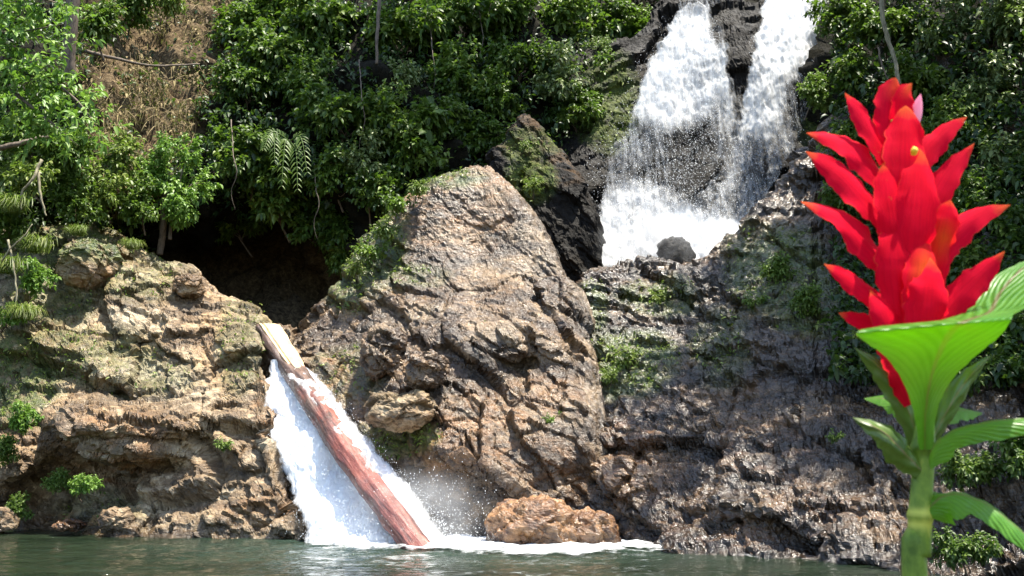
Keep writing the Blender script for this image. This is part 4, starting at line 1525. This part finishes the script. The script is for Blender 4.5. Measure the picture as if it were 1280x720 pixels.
def shade_trees():
    """unseen trees added above the frame to shade the rock wall and dapple the forest"""
    for k, (name, tgt, h, sc, dens, lab) in enumerate((
            ("tree", (5.6, 22, 4.2), 15, 1.0, 0, "unseen tree added to shade the middle of the rock wall"),
            ("tree", (7.4, 19.2, 5.0), 14, .7, 1, "unseen tree added to shade the near end of the rock wall"),
            ("tree", (7.6, 24.5, 7.5), 14, 1.0, 0, "tall dark tree leaning out over the waterfall's right side"),
            ("tree", (9.5, 16.5, 3.0), 12, .9, 0, "unseen tree added to shade the lowest right end of the rock wall"),
            ("tree", (10.5, 20.5, 7.0), 12, .9, 1, "unseen tree added to shade the shrubs behind the red flower"),
            ("tree", (-2.2, 32, 12.0), 15, .95, 1, "tall dark tree on the rim above the forest wall's middle"),
            ("tree", (-6.2, 32, 13.0), 14, .85, 0, "unseen tree added to dapple the forest around the drooping palm"))):
        c = Vector(tgt) + sdir * h  # crown set towards the sun so its shade lands on the target
        _, f, st, rad, base = KINDS['shade_tree'][dens]
        b = Vector(base) * sc
        if tgt[0] < 0:
            b = Vector((-2, 9, -5)) * sc
            st = st2[dens]
        o = empty(name, c + b, lab, "tree")
        for me, nm in ((f, "crown"), (st, "trunk")):
            ch = bpy.data.objects.new(nm, me)
            C.objects.link(ch)
            ch.parent = o
            ch.location = -b
            ch.scale = (sc, sc, sc)


for q in range(2):
    kind('shade_tree', 'tree', (3.6, 3.0, 1.5), 430, 9, .30, .52, 'leaf_dark', (8, 2.0, -9.5), .22, 195 + q, gaps=.35, clumps=18)
st2 = []
for q in range(2):
    _, cl_ = crown_mesh("crown", 195 + q, (3.6, 3.0, 1.5), 4, 3, .3, .42, clumps=18)
    st2.append(stem_mesh("trunk", (-2, 9, -5), cl_, .22, 195 + q))
    st2[-1].materials.append(M['bark'])
shade_trees()


def vine(name, pts, r0, r1, label, cat, mat='bark', n=40):
    p = smoothpath([U(*q) for q in pts], n)
    root = p[0]
    V, Fs = tube_arrays(p - root, np.linspace(r0, r1, n), 6, .02)
    o = link(name, newmesh(name, V, Fs), M[mat])
    o.location = root
    tag(o, label, cat)


vine("hanging_vine", [(1100, -20, 24.6), (1104, 25, 24.5), (1112, 55, 24.5), (1119, 78, 24.4), (1124, 105, 24.3)], .07, .05, "grey hanging vine ending right behind the red flower's tip", "vine", 'bark_pale')
vine("hanging_vine", [(1098, 60, 24.6), (1102, 80, 24.5), (1110, 100, 24.5)], .03, .02, "thin brown vine beside the grey hanging vine", "vine")
vine("hanging_liana", [(476, -30, 31.6), (473, 20, 31.5), (471, 50, 31.4), (471, 80, 31.5)],   .07, .05, "thin grey trunk hanging down the forest wall from the frame's top", "tree trunk")
vine("slim_tree", [(212, 215, 29.7), (206, 250, 29.8), (204, 285, 29.9), (200, 318, 30.2)], .13, .10, "slim brown trunk standing in the mouth of the dark gorge", "tree trunk")
vine("bare_tree", [(94, -30, 28.5), (90, 20, 28.6), (86, 70, 28.8), (88, 100, 29)], .22, .2, "dark trunk at the top left behind the bright leafy bough", "tree trunk")
vine("fallen_branch", [(100, 62, 32.2), (140, 72, 31.8), (190, 82, 32.0), (250, 80, 32.6)], .07, .03, "dark fallen branch lying across the dry brown slope", "branch")
vine("fallen_branch", [(-30, 190, 25.6), (5, 184, 25.6), (35, 176, 25.8), (60, 170, 26.2)], .10, .05, "thick reddish brown branch at the left edge below the bright bough", "branch")
vine("bare_twig", [(52, 200, 26), (40, 225, 25.8), (28, 240, 25.8), (26, 262, 25.8)], .05, .025, "pale bent bare twig hanging at the left edge", "twig", 'bark_pale')
vine("bare_twig", [(48, 215, 26), (50, 240, 25.9), (54, 258, 25.9), (58, 270, 25.9)], .045, .02, "pale straight bare twig beside the bent one", "twig", 'bark_pale')
vine("bare_twig", [(10, 300, 25.6), (18, 340, 25.5), (20, 375, 25.5), (14, 400, 25.5)], .035, .015, "long pale twig hanging down the left outcrop's mossy face", "twig", 'bark_pale')
vine("bare_twig", [(0, 330, 25.5), (14, 310, 25.5), (30, 295, 25.5), (40, 280, 25.6)], .03, .012, "pale twig crossing the long hanging one on the left outcrop", "twig", 'bark_pale')

for k_, (x_, y0_, y1_, lab_) in enumerate(((292, 195, 262, "thin hanging root at the left of the gorge's roof"), (395, 235, 300, "thin hanging root beside the drooping palm"),
                                           (452, 120, 215, "thin brown liana in the forest left of the pale sunlit shrub"), (540, 60, 170, "long thin liana above the pyramid rock's left shoulder"),
                                           (600, 20, 110, "thin liana at the top of the forest right of its middle"), (1165, 60, 150, "thin brown liana right of the red flower's tip"))):
    Yk = float(hill_depth(np.array([x_]), np.array([y0_]))[0]) - 1.7
    vine("hanging_liana", [(x_ - 3, y0_ - 45, Yk + .9), (x_, y0_, Yk), (x_ + 4, (y0_ * 2 + y1_) / 3, Yk - .1), (x_ - 3, (y0_ + 2 * y1_) / 3, Yk), (x_ + 2, y1_, Yk + .1)], .02, .008, lab_, "liana")


def palm():
    root = empty("palm", U(362, 175, 30.6), "palm with long drooping pale striped leaves above the dark gorge", "palm")
    r = np.random.default_rng(4)
    inv = np.array(root.location)
    for tip, mid in (((343, 200), (345, 168)), ((352, 232), (356, 180)), ((384, 215), (376, 172)), ((330, 185), (340, 165)), ((372, 236), (370, 190))):
        p = smoothpath([U(362, 176, 30.4), U(*mid, 30.1), U(*tip, 29.7)], 30) - inv
        V0, F0 = tube_arrays(p, np.linspace(.025, .008, 30), 5)
        k = np.repeat(np.arange(5, 30, 2), 2)
        sgn = np.tile([-1, 1], 13)
        t = np.gradient(p, axis=0)[k]
        t /= np.linalg.norm(t, axis=1, keepdims=True)
        side = np.cross(t, np.array([0, -1.0, .3]))
        side /= np.linalg.norm(side, axis=1, keepdims=True)
        d = side * sgn[:, None] * .9 + t * .4 + np.array([0, 0, -.3])
        L = .24 * np.sin(np.linspace(.5, 2.7, 30))[k] + .05
        V, Fs, rv = leaves_mesh(p[k], d, np.tile(np.array([[0, -.8, .6]]), (26, 1)) + r.normal(size=(26, 3)) * .2, L, L * .13 + .015, r.random(26) * .6 + .2, droop=.35)
        nv = len(V0)
        me = newmesh("frond", np.concatenate([V0, V]), F0 + [f + nv for f in Fs])
        attr(me, "rnd", np.r_[np.full(nv, .5), rv])
        link("frond", me, M['leaf_mid'], root)
    V, Fs = tube_arrays(smoothpath([U(364, 230, 32), U(363, 200, 31.2), U(362, 176, 30.4)], 10) - inv, .06, 7)
    link("trunk", newmesh("trunk", V, Fs), M['bark'], root)


palm()


# ------------------------------------------------------------------ the red flowering plant close to the camera
def flower_mats():
    s = NT('red bract')
    t = s.at("len")
    e = s.at("edge")
    n = s.noise(s.co(), 60, 4, .6)
    red = s.ramp(n, [(.3, (.76, .001, .022)), (.7, (.90, .003, .038))])
    tipm = s.math('MULTIPLY', s.ramp(s.math('ADD', t, s.math('MULTIPLY', s.math('SUBTRACT', n, .5), .25)), [(.86, 0.), (1., 1.)]), .8)
    col = s.mix(tipm, red, (.85, .20, .03))
    col = s.mix(s.math('MULTIPLY', s.ramp(e, [(.93, 0.), (1., .35)]), s.ramp(n, [(.45, 0.), (.6, 1.)])), col, (.9, .25, .05))
    col = s.mix(s.at("glow"), col, (.90, .22, .01))
    uvn = s.n("ShaderNodeUVMap")
    mpn = s.n("ShaderNodeMapping")
    mpn.inputs['Scale'].default_value = (7, .8, 1)
    s.l(uvn.outputs[0], mpn.inputs[0])
    vein = s.noise(mpn.outputs[0], 1.6, 4, .6, .2)
    col = s.mix(s.ramp(vein, [(.38, .35), (.6, 0.)]), col, (.42, .0, .02))
    col = s.mix(s.ramp(vein, [(.55, .0), (.75, .2)]), col, (.95, .03, .08))
    spots = s.noise(s.co(), 190, 3, .6)
    col = s.mix(s.ramp(spots, [(.70, 0.), (.76, .6)]), col, (.55, .16, .04))
    s.set(Base_Color=col, Roughness=.7, Specular_IOR_Level=.08, Normal=s.bump(vein, .35, .002))
    tr = s.n("ShaderNodeBsdfTranslucent")
    s.l(s.mix(.5, col, (1.0, .008, .03)), tr.inputs[0])
    mx = s.n("ShaderNodeMixShader")
    mx.inputs[0].default_value = .5
    s.l(s.b.outputs[0], mx.inputs[1])
    s.l(tr.outputs[0], mx.inputs[2])
    s.l(mx.outputs[0], s.out.inputs[0])
    M['bract'] = s.m

    def leafy(name, a, b, trans, veins=26, rib=(.2, .13, .07)):
        s = NT(name)
        uv = s.n("ShaderNodeUVMap")
        sp = s.n("ShaderNodeSeparateXYZ")
        s.l(uv.outputs[0], sp.inputs[0])
        ax = s.math('ABSOLUTE', sp.outputs[0])
        ph = s.math('SUBTRACT', s.math('MULTIPLY', sp.outputs[1], float(veins)), s.math('MULTIPLY', ax, veins * .35))
        ph = s.math('ADD', ph, s.math('MULTIPLY', s.noise(s.co(), 28, 3, .5), 1.1))
        w = s.math('SINE', s.math('MULTIPLY', ph, 6.283))
        w = s.math('ADD', s.math('MULTIPLY', w, .5), .5)
        n = s.noise(s.co(), 45, 4, .6)
        col = s.mix(s.math('MULTIPLY', w, .38), a, b)
        col = s.mix(s.ramp(n, [(.4, 0.), (.75, .45)]), col, b)
        blem = s.noise(s.co(), 150, 4, .65)
        col = s.mix(s.ramp(blem, [(.66, 0.), (.72, .7)]), col, (.20, .15, .05))
        col = s.mix(s.ramp(ax, [(.03, .85), (.09, 0.)]), col, rib)
        s.set(Base_Color=col, Roughness=.38, Normal=s.bump(w, .35, .004))
        tr = s.n("ShaderNodeBsdfTranslucent")
        s.l(s.mix(.4, col, (.55, .88, .05)), tr.inputs[0])
        mx = s.n("ShaderNodeMixShader")
        mx.inputs[0].default_value = trans
        s.l(s.b.outputs[0], mx.inputs[1])
        s.l(tr.outputs[0], mx.inputs[2])
        s.l(mx.outputs[0], s.out.inputs[0])
        return s.m
    M['bigleaf'] = leafy('ribbed leaf', (.055, .21, .015), (.20, .46, .06), .6, 15)
    M['darkleaf'] = leafy('dark sheath leaf', (.055, .10, .018), (.11, .16, .035), .25, 3)
    s = NT('mottled green stem')
    n = s.noise(s.co((1, 1, .6)), 70, 5, .65)
    c = s.ramp(n, [(.32, (.06, .11, .010)), (.54, (.15, .23, .025)), (.72, (.40, .42, .07))])
    s.set(Base_Color=s.mix(s.at("node"), c, (.50, .50, .08)), Roughness=.5, Specular_IOR_Level=.25, Normal=s.bump(n, .3, .003))
    M['stem'] = s.m
    s = NT('yellow petal')
    s.set(Base_Color=(.9, .55, .03), Roughness=.5)
    M['yellow'] = s.m
    s = NT('pale pink petal')
    s.set(Base_Color=(.85, .22, .32), Roughness=.4)
    M['pink'] = s.m


flower_mats()
FY = .76


def UF(px, py, dz=0.0):
    return U(px, py, FY + dz)


def blade(name, pts, width, parent, mat, prof='bract', cup=.5, face=(0, -1, .15), n=26, m=11, thick=.0014, glow=0.0, glow_at=None, wav=0.0, label=None, origin=None):
    """a petal, bract or leaf: a midline through (px, py, dz) points, a width in pixels, a cupped cross-section and a real thickness"""
    c = smoothpath([UF(*p) for p in pts], n)
    t = np.gradient(c, axis=0)
    t /= np.linalg.norm(t, axis=1, keepdims=True)
    f = np.tile(np.asarray(face, float), (n, 1))
    f -= t * (f * t).sum(1, keepdims=True)
    f /= np.linalg.norm(f, axis=1, keepdims=True)
    s = np.cross(t, f)
    u = np.linspace(0, 1, n)
    if prof == 'bract':
        w = (.62 + .38 * np.sin(np.clip(u / .5, 0, 1) * math.pi / 2)) * np.clip(1 - np.clip((u - .35) / .65, 0, 1) ** 2.1, 0, 1)
    elif prof == 'dome':
        w = (.75 + .25 * np.sin(np.clip(u / .6, 0, 1) * math.pi / 2)) * np.clip(1 - np.clip((u - .5) / .5, 0, 1) ** 2.2, 0, 1) ** .8
    elif prof == 'leaf':
        w = np.sin(np.clip(u, 0, 1) ** .75 * math.pi) ** .8 * (1 - .2 * u) + .05 * (1 - u)
    else:
        w = 1 - u ** 2 * .9
    hw = np.maximum(w, .012) * width * .5 * FY / F
    v = np.linspace(-1, 1, m)
    P = c[:, None] + s[:, None] * (v[None, :, None] * hw[:, None, None] * math.cos(cup * .7)) \
        - f[:, None] * ((v[None, :, None] ** 2 - .35) * hw[:, None, None] * cup)
    if mat in ('bract', 'bigleaf', 'darkleaf'):
        br_ = np.random.default_rng(int(abs(pts[0][0] * 7 + pts[-1][1] * 13)))
        ph, fq_ = br_.uniform(0, 6), br_.uniform(7, 13)
        side_ = np.sign(v)[None] * np.abs(v)[None] ** 2
        P = P + f[:, None] * ((np.sin(u[:, None] * fq_ + ph + side_) * .16 + np.sin(u[:, None] * 23 + ph * 2 + side_ * 2) * .05) * np.abs(v)[None] ** 2 * hw[:, None])[..., None]
        nib = 1 + .07 * np.sin(u * 31 + ph) + .05 * np.sin(u * 57 + ph * 3)
        P = c[:, None] + (P - c[:, None]) * nib[:, None, None]
        P = P + f[:, None] * (br_.uniform(-.25, .25) * v[None] * (u[:, None] ** 1.5) * hw[:, None])[..., None]
    nv = n * m
    me = newmesh(name, P.reshape(-1, 3) - np.asarray(origin if origin is not None else (0, 0, 0)), [gridfaces(n, m)])
    ln = np.repeat(u, m)
    attr(me, "len", ln)
    attr(me, "edge", np.tile(np.abs(v), n))
    gl = np.zeros(nv)
    if glow:
        gl = glow * np.clip(1 - np.abs(ln - (glow_at or .4)) / .28, 0, 1) * np.tile(np.clip(1 - np.abs(v - .2), 0, 1), n)
    attr(me, "glow", gl)
    uvset(me, np.stack([np.tile(v, n), ln], 1))
    o = link(name, me, M[mat], parent)
    if label:
        o['label'] = label
    return o


def build_flower():
    base = UF(1146, 760)
    base[2] = 0.24
    base[0] -= .01
    root = empty("flowering_plant", base, "tall red flower spike with big green leaves close in front of the rock wall", "plant")
    o3 = np.array(root.location)
    # stem from the bank up into the flower
    p = smoothpath([base, U(1146, 760, .76) * np.array([1, 1, .6]) + np.array([0, 0, .1]), UF(1146, 760), UF(1149, 690), UF(1151, 640), UF(1154, 585), UF(1154, 540), UF(1150, 480, .004), UF(1143, 400, .006), UF(1134, 300, .006), UF(1124, 200, .005), UF(1118, 150, .004)], 150)
    yy = np.linspace(0, 1, 150)
    top = p[:, 2]
    r = np.interp(top, [0, UF(1150, 720)[2], UF(1152, 600)[2], UF(1152, 540)[2], UF(1143, 400)[2], UF(1118, 150)[2]], [.0112, .0092, .0078, .0084, .0075, .003])
    for nz in (UF(1151, 645)[2], UF(1154, 560)[2]):
        r = r + .0014 * np.exp(-((top - nz) / .0035) ** 2)
    V, Fs = tube_arrays(p, r, 20, .0006)
    me = newmesh("stem", V - o3, Fs)
    nd = np.zeros(len(V))
    for nz in (UF(1151, 640)[2], UF(1151, 655)[2]):
        nd = np.maximum(nd, np.exp(-((V[:, 2] - nz) / .003) ** 2) * .9)
    attr(me, "node", nd)
    link("stem", me, M['stem'], root)
    head = link("flower_head", newmesh("flower_head", *[(lambda a: (a[0] - o3, a[1]))(tube_arrays(smoothpath([UF(1146, 430, .004), UF(1140, 350, .006), UF(1132, 260, .006), UF(1124, 190, .006), UF(1120, 150, .006)], 30), np.linspace(.011, .003, 30), 12, .002))][0]), M['bract'], root)
    for nm in ("len", "edge", "glow"):
        attr(head.data, nm, np.zeros(len(head.data.vertices)))

    def br(pts, w, **kw):
        kw['cup'] = kw.get('cup', .45) * .4
        w = w * (.83 if kw.get('prof') == 'dome' else .93)
        kw['glow'] = kw.get('glow', 0) * .7
        blade("bract", pts, w, head, 'bract', origin=o3, **kw)
    # back and side bracts first, front ones last
    br([(1112, 420, .012), (1085, 405, .012), (1048, 391, .006)], 30)
    br([(1120, 405, .004), (1090, 372, .0), (1062, 350, -.006), (1030, 330, -.010)], 40, face=(.1, -1, .5))
    br([(1112, 345, .006), (1085, 310, .002), (1048, 272, -.004), (1001, 252, -.006)], 50, face=(.15, -1, .45))
    br([(1108, 280, .006), (1080, 250, .002), (1045, 214, -.003), (1007, 189, -.005)], 52, face=(.15, -1, .4))
    br([(1104, 235, .008), (1078, 200, .006), (1046, 177, .003), (1008, 166, .002)], 46, face=(.15, -1, .4))
    br([(1106, 205, .008), (1090, 170, .006), (1072, 138, .004), (1056, 116, .004)], 34, face=(.3, -1, .2))
    br([(1112, 190, .010), (1110, 150, .008), (1112, 120, .006), (1120, 97, .006)], 46, prof='dome', glow=.5, glow_at=.85)
    br([(1128, 190, .008), (1128, 150, .004), (1130, 118, .002), (1140, 104, .003)], 34, glow=.8, glow_at=.85)
    blade("bract", [(1140, 168, .010), (1146, 140, .009), (1151, 117, .008)], 18, head, 'pink', origin=o3, label="pale pink bract tip")
    br([(1140, 225, .008), (1160, 190, .006), (1182, 165, .004), (1209, 146, .002)], 36, face=(-.3, -1, .3))
    br([(1148, 300, .006), (1165, 255, .004), (1188, 215, .002), (1218, 179, .0)], 42, face=(-.4, -1, .2))
    br([(1165, 350, .004), (1180, 305, .002), (1215, 275, -.004), (1263, 256, -.010)], 46, face=(-.2, -1, .5))
    br([(1165, 360, .004), (1172, 310, .0), (1180, 275, -.002), (1188, 250, -.002)], 46, prof='dome', glow=.9, glow_at=.45, face=(-.2, -1, .1))
    br([(1168, 410, .002), (1195, 375, -.002), (1225, 345, -.008), (1256, 314, -.014)], 44, face=(-.4, -1, .3))
    br([(1128, 285, -.004), (1130, 230, -.010), (1132, 175, -.010), (1132, 132, -.006)], 66, prof='dome', cup=.6)
    br([(1130, 345, -.006), (1120, 290, -.012), (1112, 240, -.012), (1108, 200, -.008)], 52, prof='dome', cup=.6)
    br([(1138, 360, -.008), (1142, 300, -.016), (1147, 240, -.016), (1150, 186, -.011)], 66, prof='dome', cup=.65)
    br([(1128, 415, -.008), (1120, 350, -.014), (1118, 310, -.014), (1122, 270, -.010)], 56, prof='dome', cup=.55)
    br([(1146, 420, -.010), (1148, 370, -.018), (1152, 330, -.018), (1154, 290, -.012)], 52, prof='dome', cup=.6, glow=1.0, glow_at=.62)
    br([(1150, 440, -.012), (1156, 400, -.021), (1161, 360, -.022), (1163, 322, -.017)], 62, prof='dome', cup=.6)
    br([(1118, 430, -.008), (1112, 410, -.014), (1100, 385, -.014), (1088, 362, -.010)], 40, cup=.5)
    br([(1140, 505, -.006), (1128, 470, -.010), (1112, 440, -.010), (1095, 415, -.006)], 46, cup=.4, face=(.3, -1, 0))
    blade("flower", [(1143, 194, -.018), (1144, 188, -.021), (1142, 183, -.021)], 11, head, 'yellow', prof='dome', origin=o3, n=10, m=7, label="tiny yellow flower in the upper bracts")

    # leaves
    def lf(pts, w, mat='bigleaf', **kw):
        kw.setdefault('prof', 'leaf')
        kw.setdefault('cup', .35)
        kw.setdefault('n', 40)
        kw.setdefault('m', 17)
        blade("leaf", pts, w, root, mat, origin=o3, **kw)

    def fan(rows, m=22, label=None, thick=.0012):
        """a leaf given by cross rows, each a list of (px, py, dz) from its left edge to its right edge"""
        rr = np.array([[smoothpath([UF(q[0], q[1], q[2] * (1.7 if q[2] < 0 else 1)) for q in row], m)] for row in rows])[:, 0]
        n = 44
        P = np.stack([smoothpath(rr[:, j], n) for j in range(m)], 1)
        nr = gridnormals(P)
        P = P + nr * (np.sin(np.linspace(0, 1, n)[:, None] * 110 - np.abs(np.linspace(-1, 1, m))[None] * 30) * .00035)[..., None]
        me = newmesh("leaf", P.reshape(-1, 3) - o3, [gridfaces(n, m)])
        uvset(me, np.stack([np.tile(np.linspace(-1, 1, m), n), np.repeat(np.linspace(0, 1, n), m)], 1))
        o = link("leaf", me, M['bigleaf'], root)
        if label:
            o['label'] = label
    # the big front leaf: narrow at the stem, spreading, its outer part folding back towards the right
    fan([[(1149, 562, -.010), (1156, 562, -.014), (1165, 562, -.010)],
         [(1143, 520, -.016), (1157, 515, -.024), (1172, 512, -.016)],
         [(1130, 480, -.022), (1164, 472, -.032), (1190, 475, -.022)],
         [(1108, 447, -.030), (1176, 438, -.042), (1222, 443, -.030)],
         [(1082, 428, -.040), (1190, 414, -.052), (1250, 420, -.040)],
         [(1071, 415, -.050), (1204, 403, -.060), (1264, 400, -.052)],
         [(1100, 408, -.030), (1218, 397, -.040), (1268, 392, -.045)],
         [(1165, 403, -.010), (1238, 389, -.014), (1290, 380, -.030)],
         [(1205, 388, .012), (1250, 366, .006), (1310, 352, -.010)],
         [(1236, 350, .030), (1275, 338, .026), (1330, 326, .010)],
         [(1275, 328, .045), (1300, 322, .045), (1345, 314, .035)]], label="largest leaf, folded over, bright green and ribbed")
    lf([(1150, 560, .002), (1130, 505, -.004), (1104, 465, -.006), (1068, 434, -.004)], 34, 'darkleaf', prof='bract', cup=.7)
    lf([(1160, 560, .002), (1182, 515, -.002), (1208, 475, -.002), (1238, 444, .0)], 30, 'darkleaf', prof='bract', cup=.7)
    lf([(1156, 520, .012), (1135, 508, .02), (1110, 500, .03), (1080, 498, .04)], 46, 'bigleaf', face=(0, -.7, 1))
    lf([(1158, 530, .012), (1180, 518, .02), (1205, 514, .03), (1228, 516, .04)], 40, 'bigleaf', face=(0, -.7, 1))
    lf([(1152, 590, -.004), (1130, 568, -.012), (1102, 540, -.016), (1066, 522, -.012)], 40, 'darkleaf', prof='bract', cup=.6)
    lf([(1156, 585, -.004), (1180, 552, -.012), (1225, 535, -.020), (1300, 526, -.03), (1380, 530, -.05)], 44, 'bigleaf', cup=.8, face=(0, -.45, 1))
    lf([(1156, 640, -.004), (1185, 624, -.010), (1225, 632, -.018), (1275, 668, -.03), (1330, 730, -.04)], 74, 'bigleaf', cup=.5, face=(.5, -.6, .8))


build_flower()
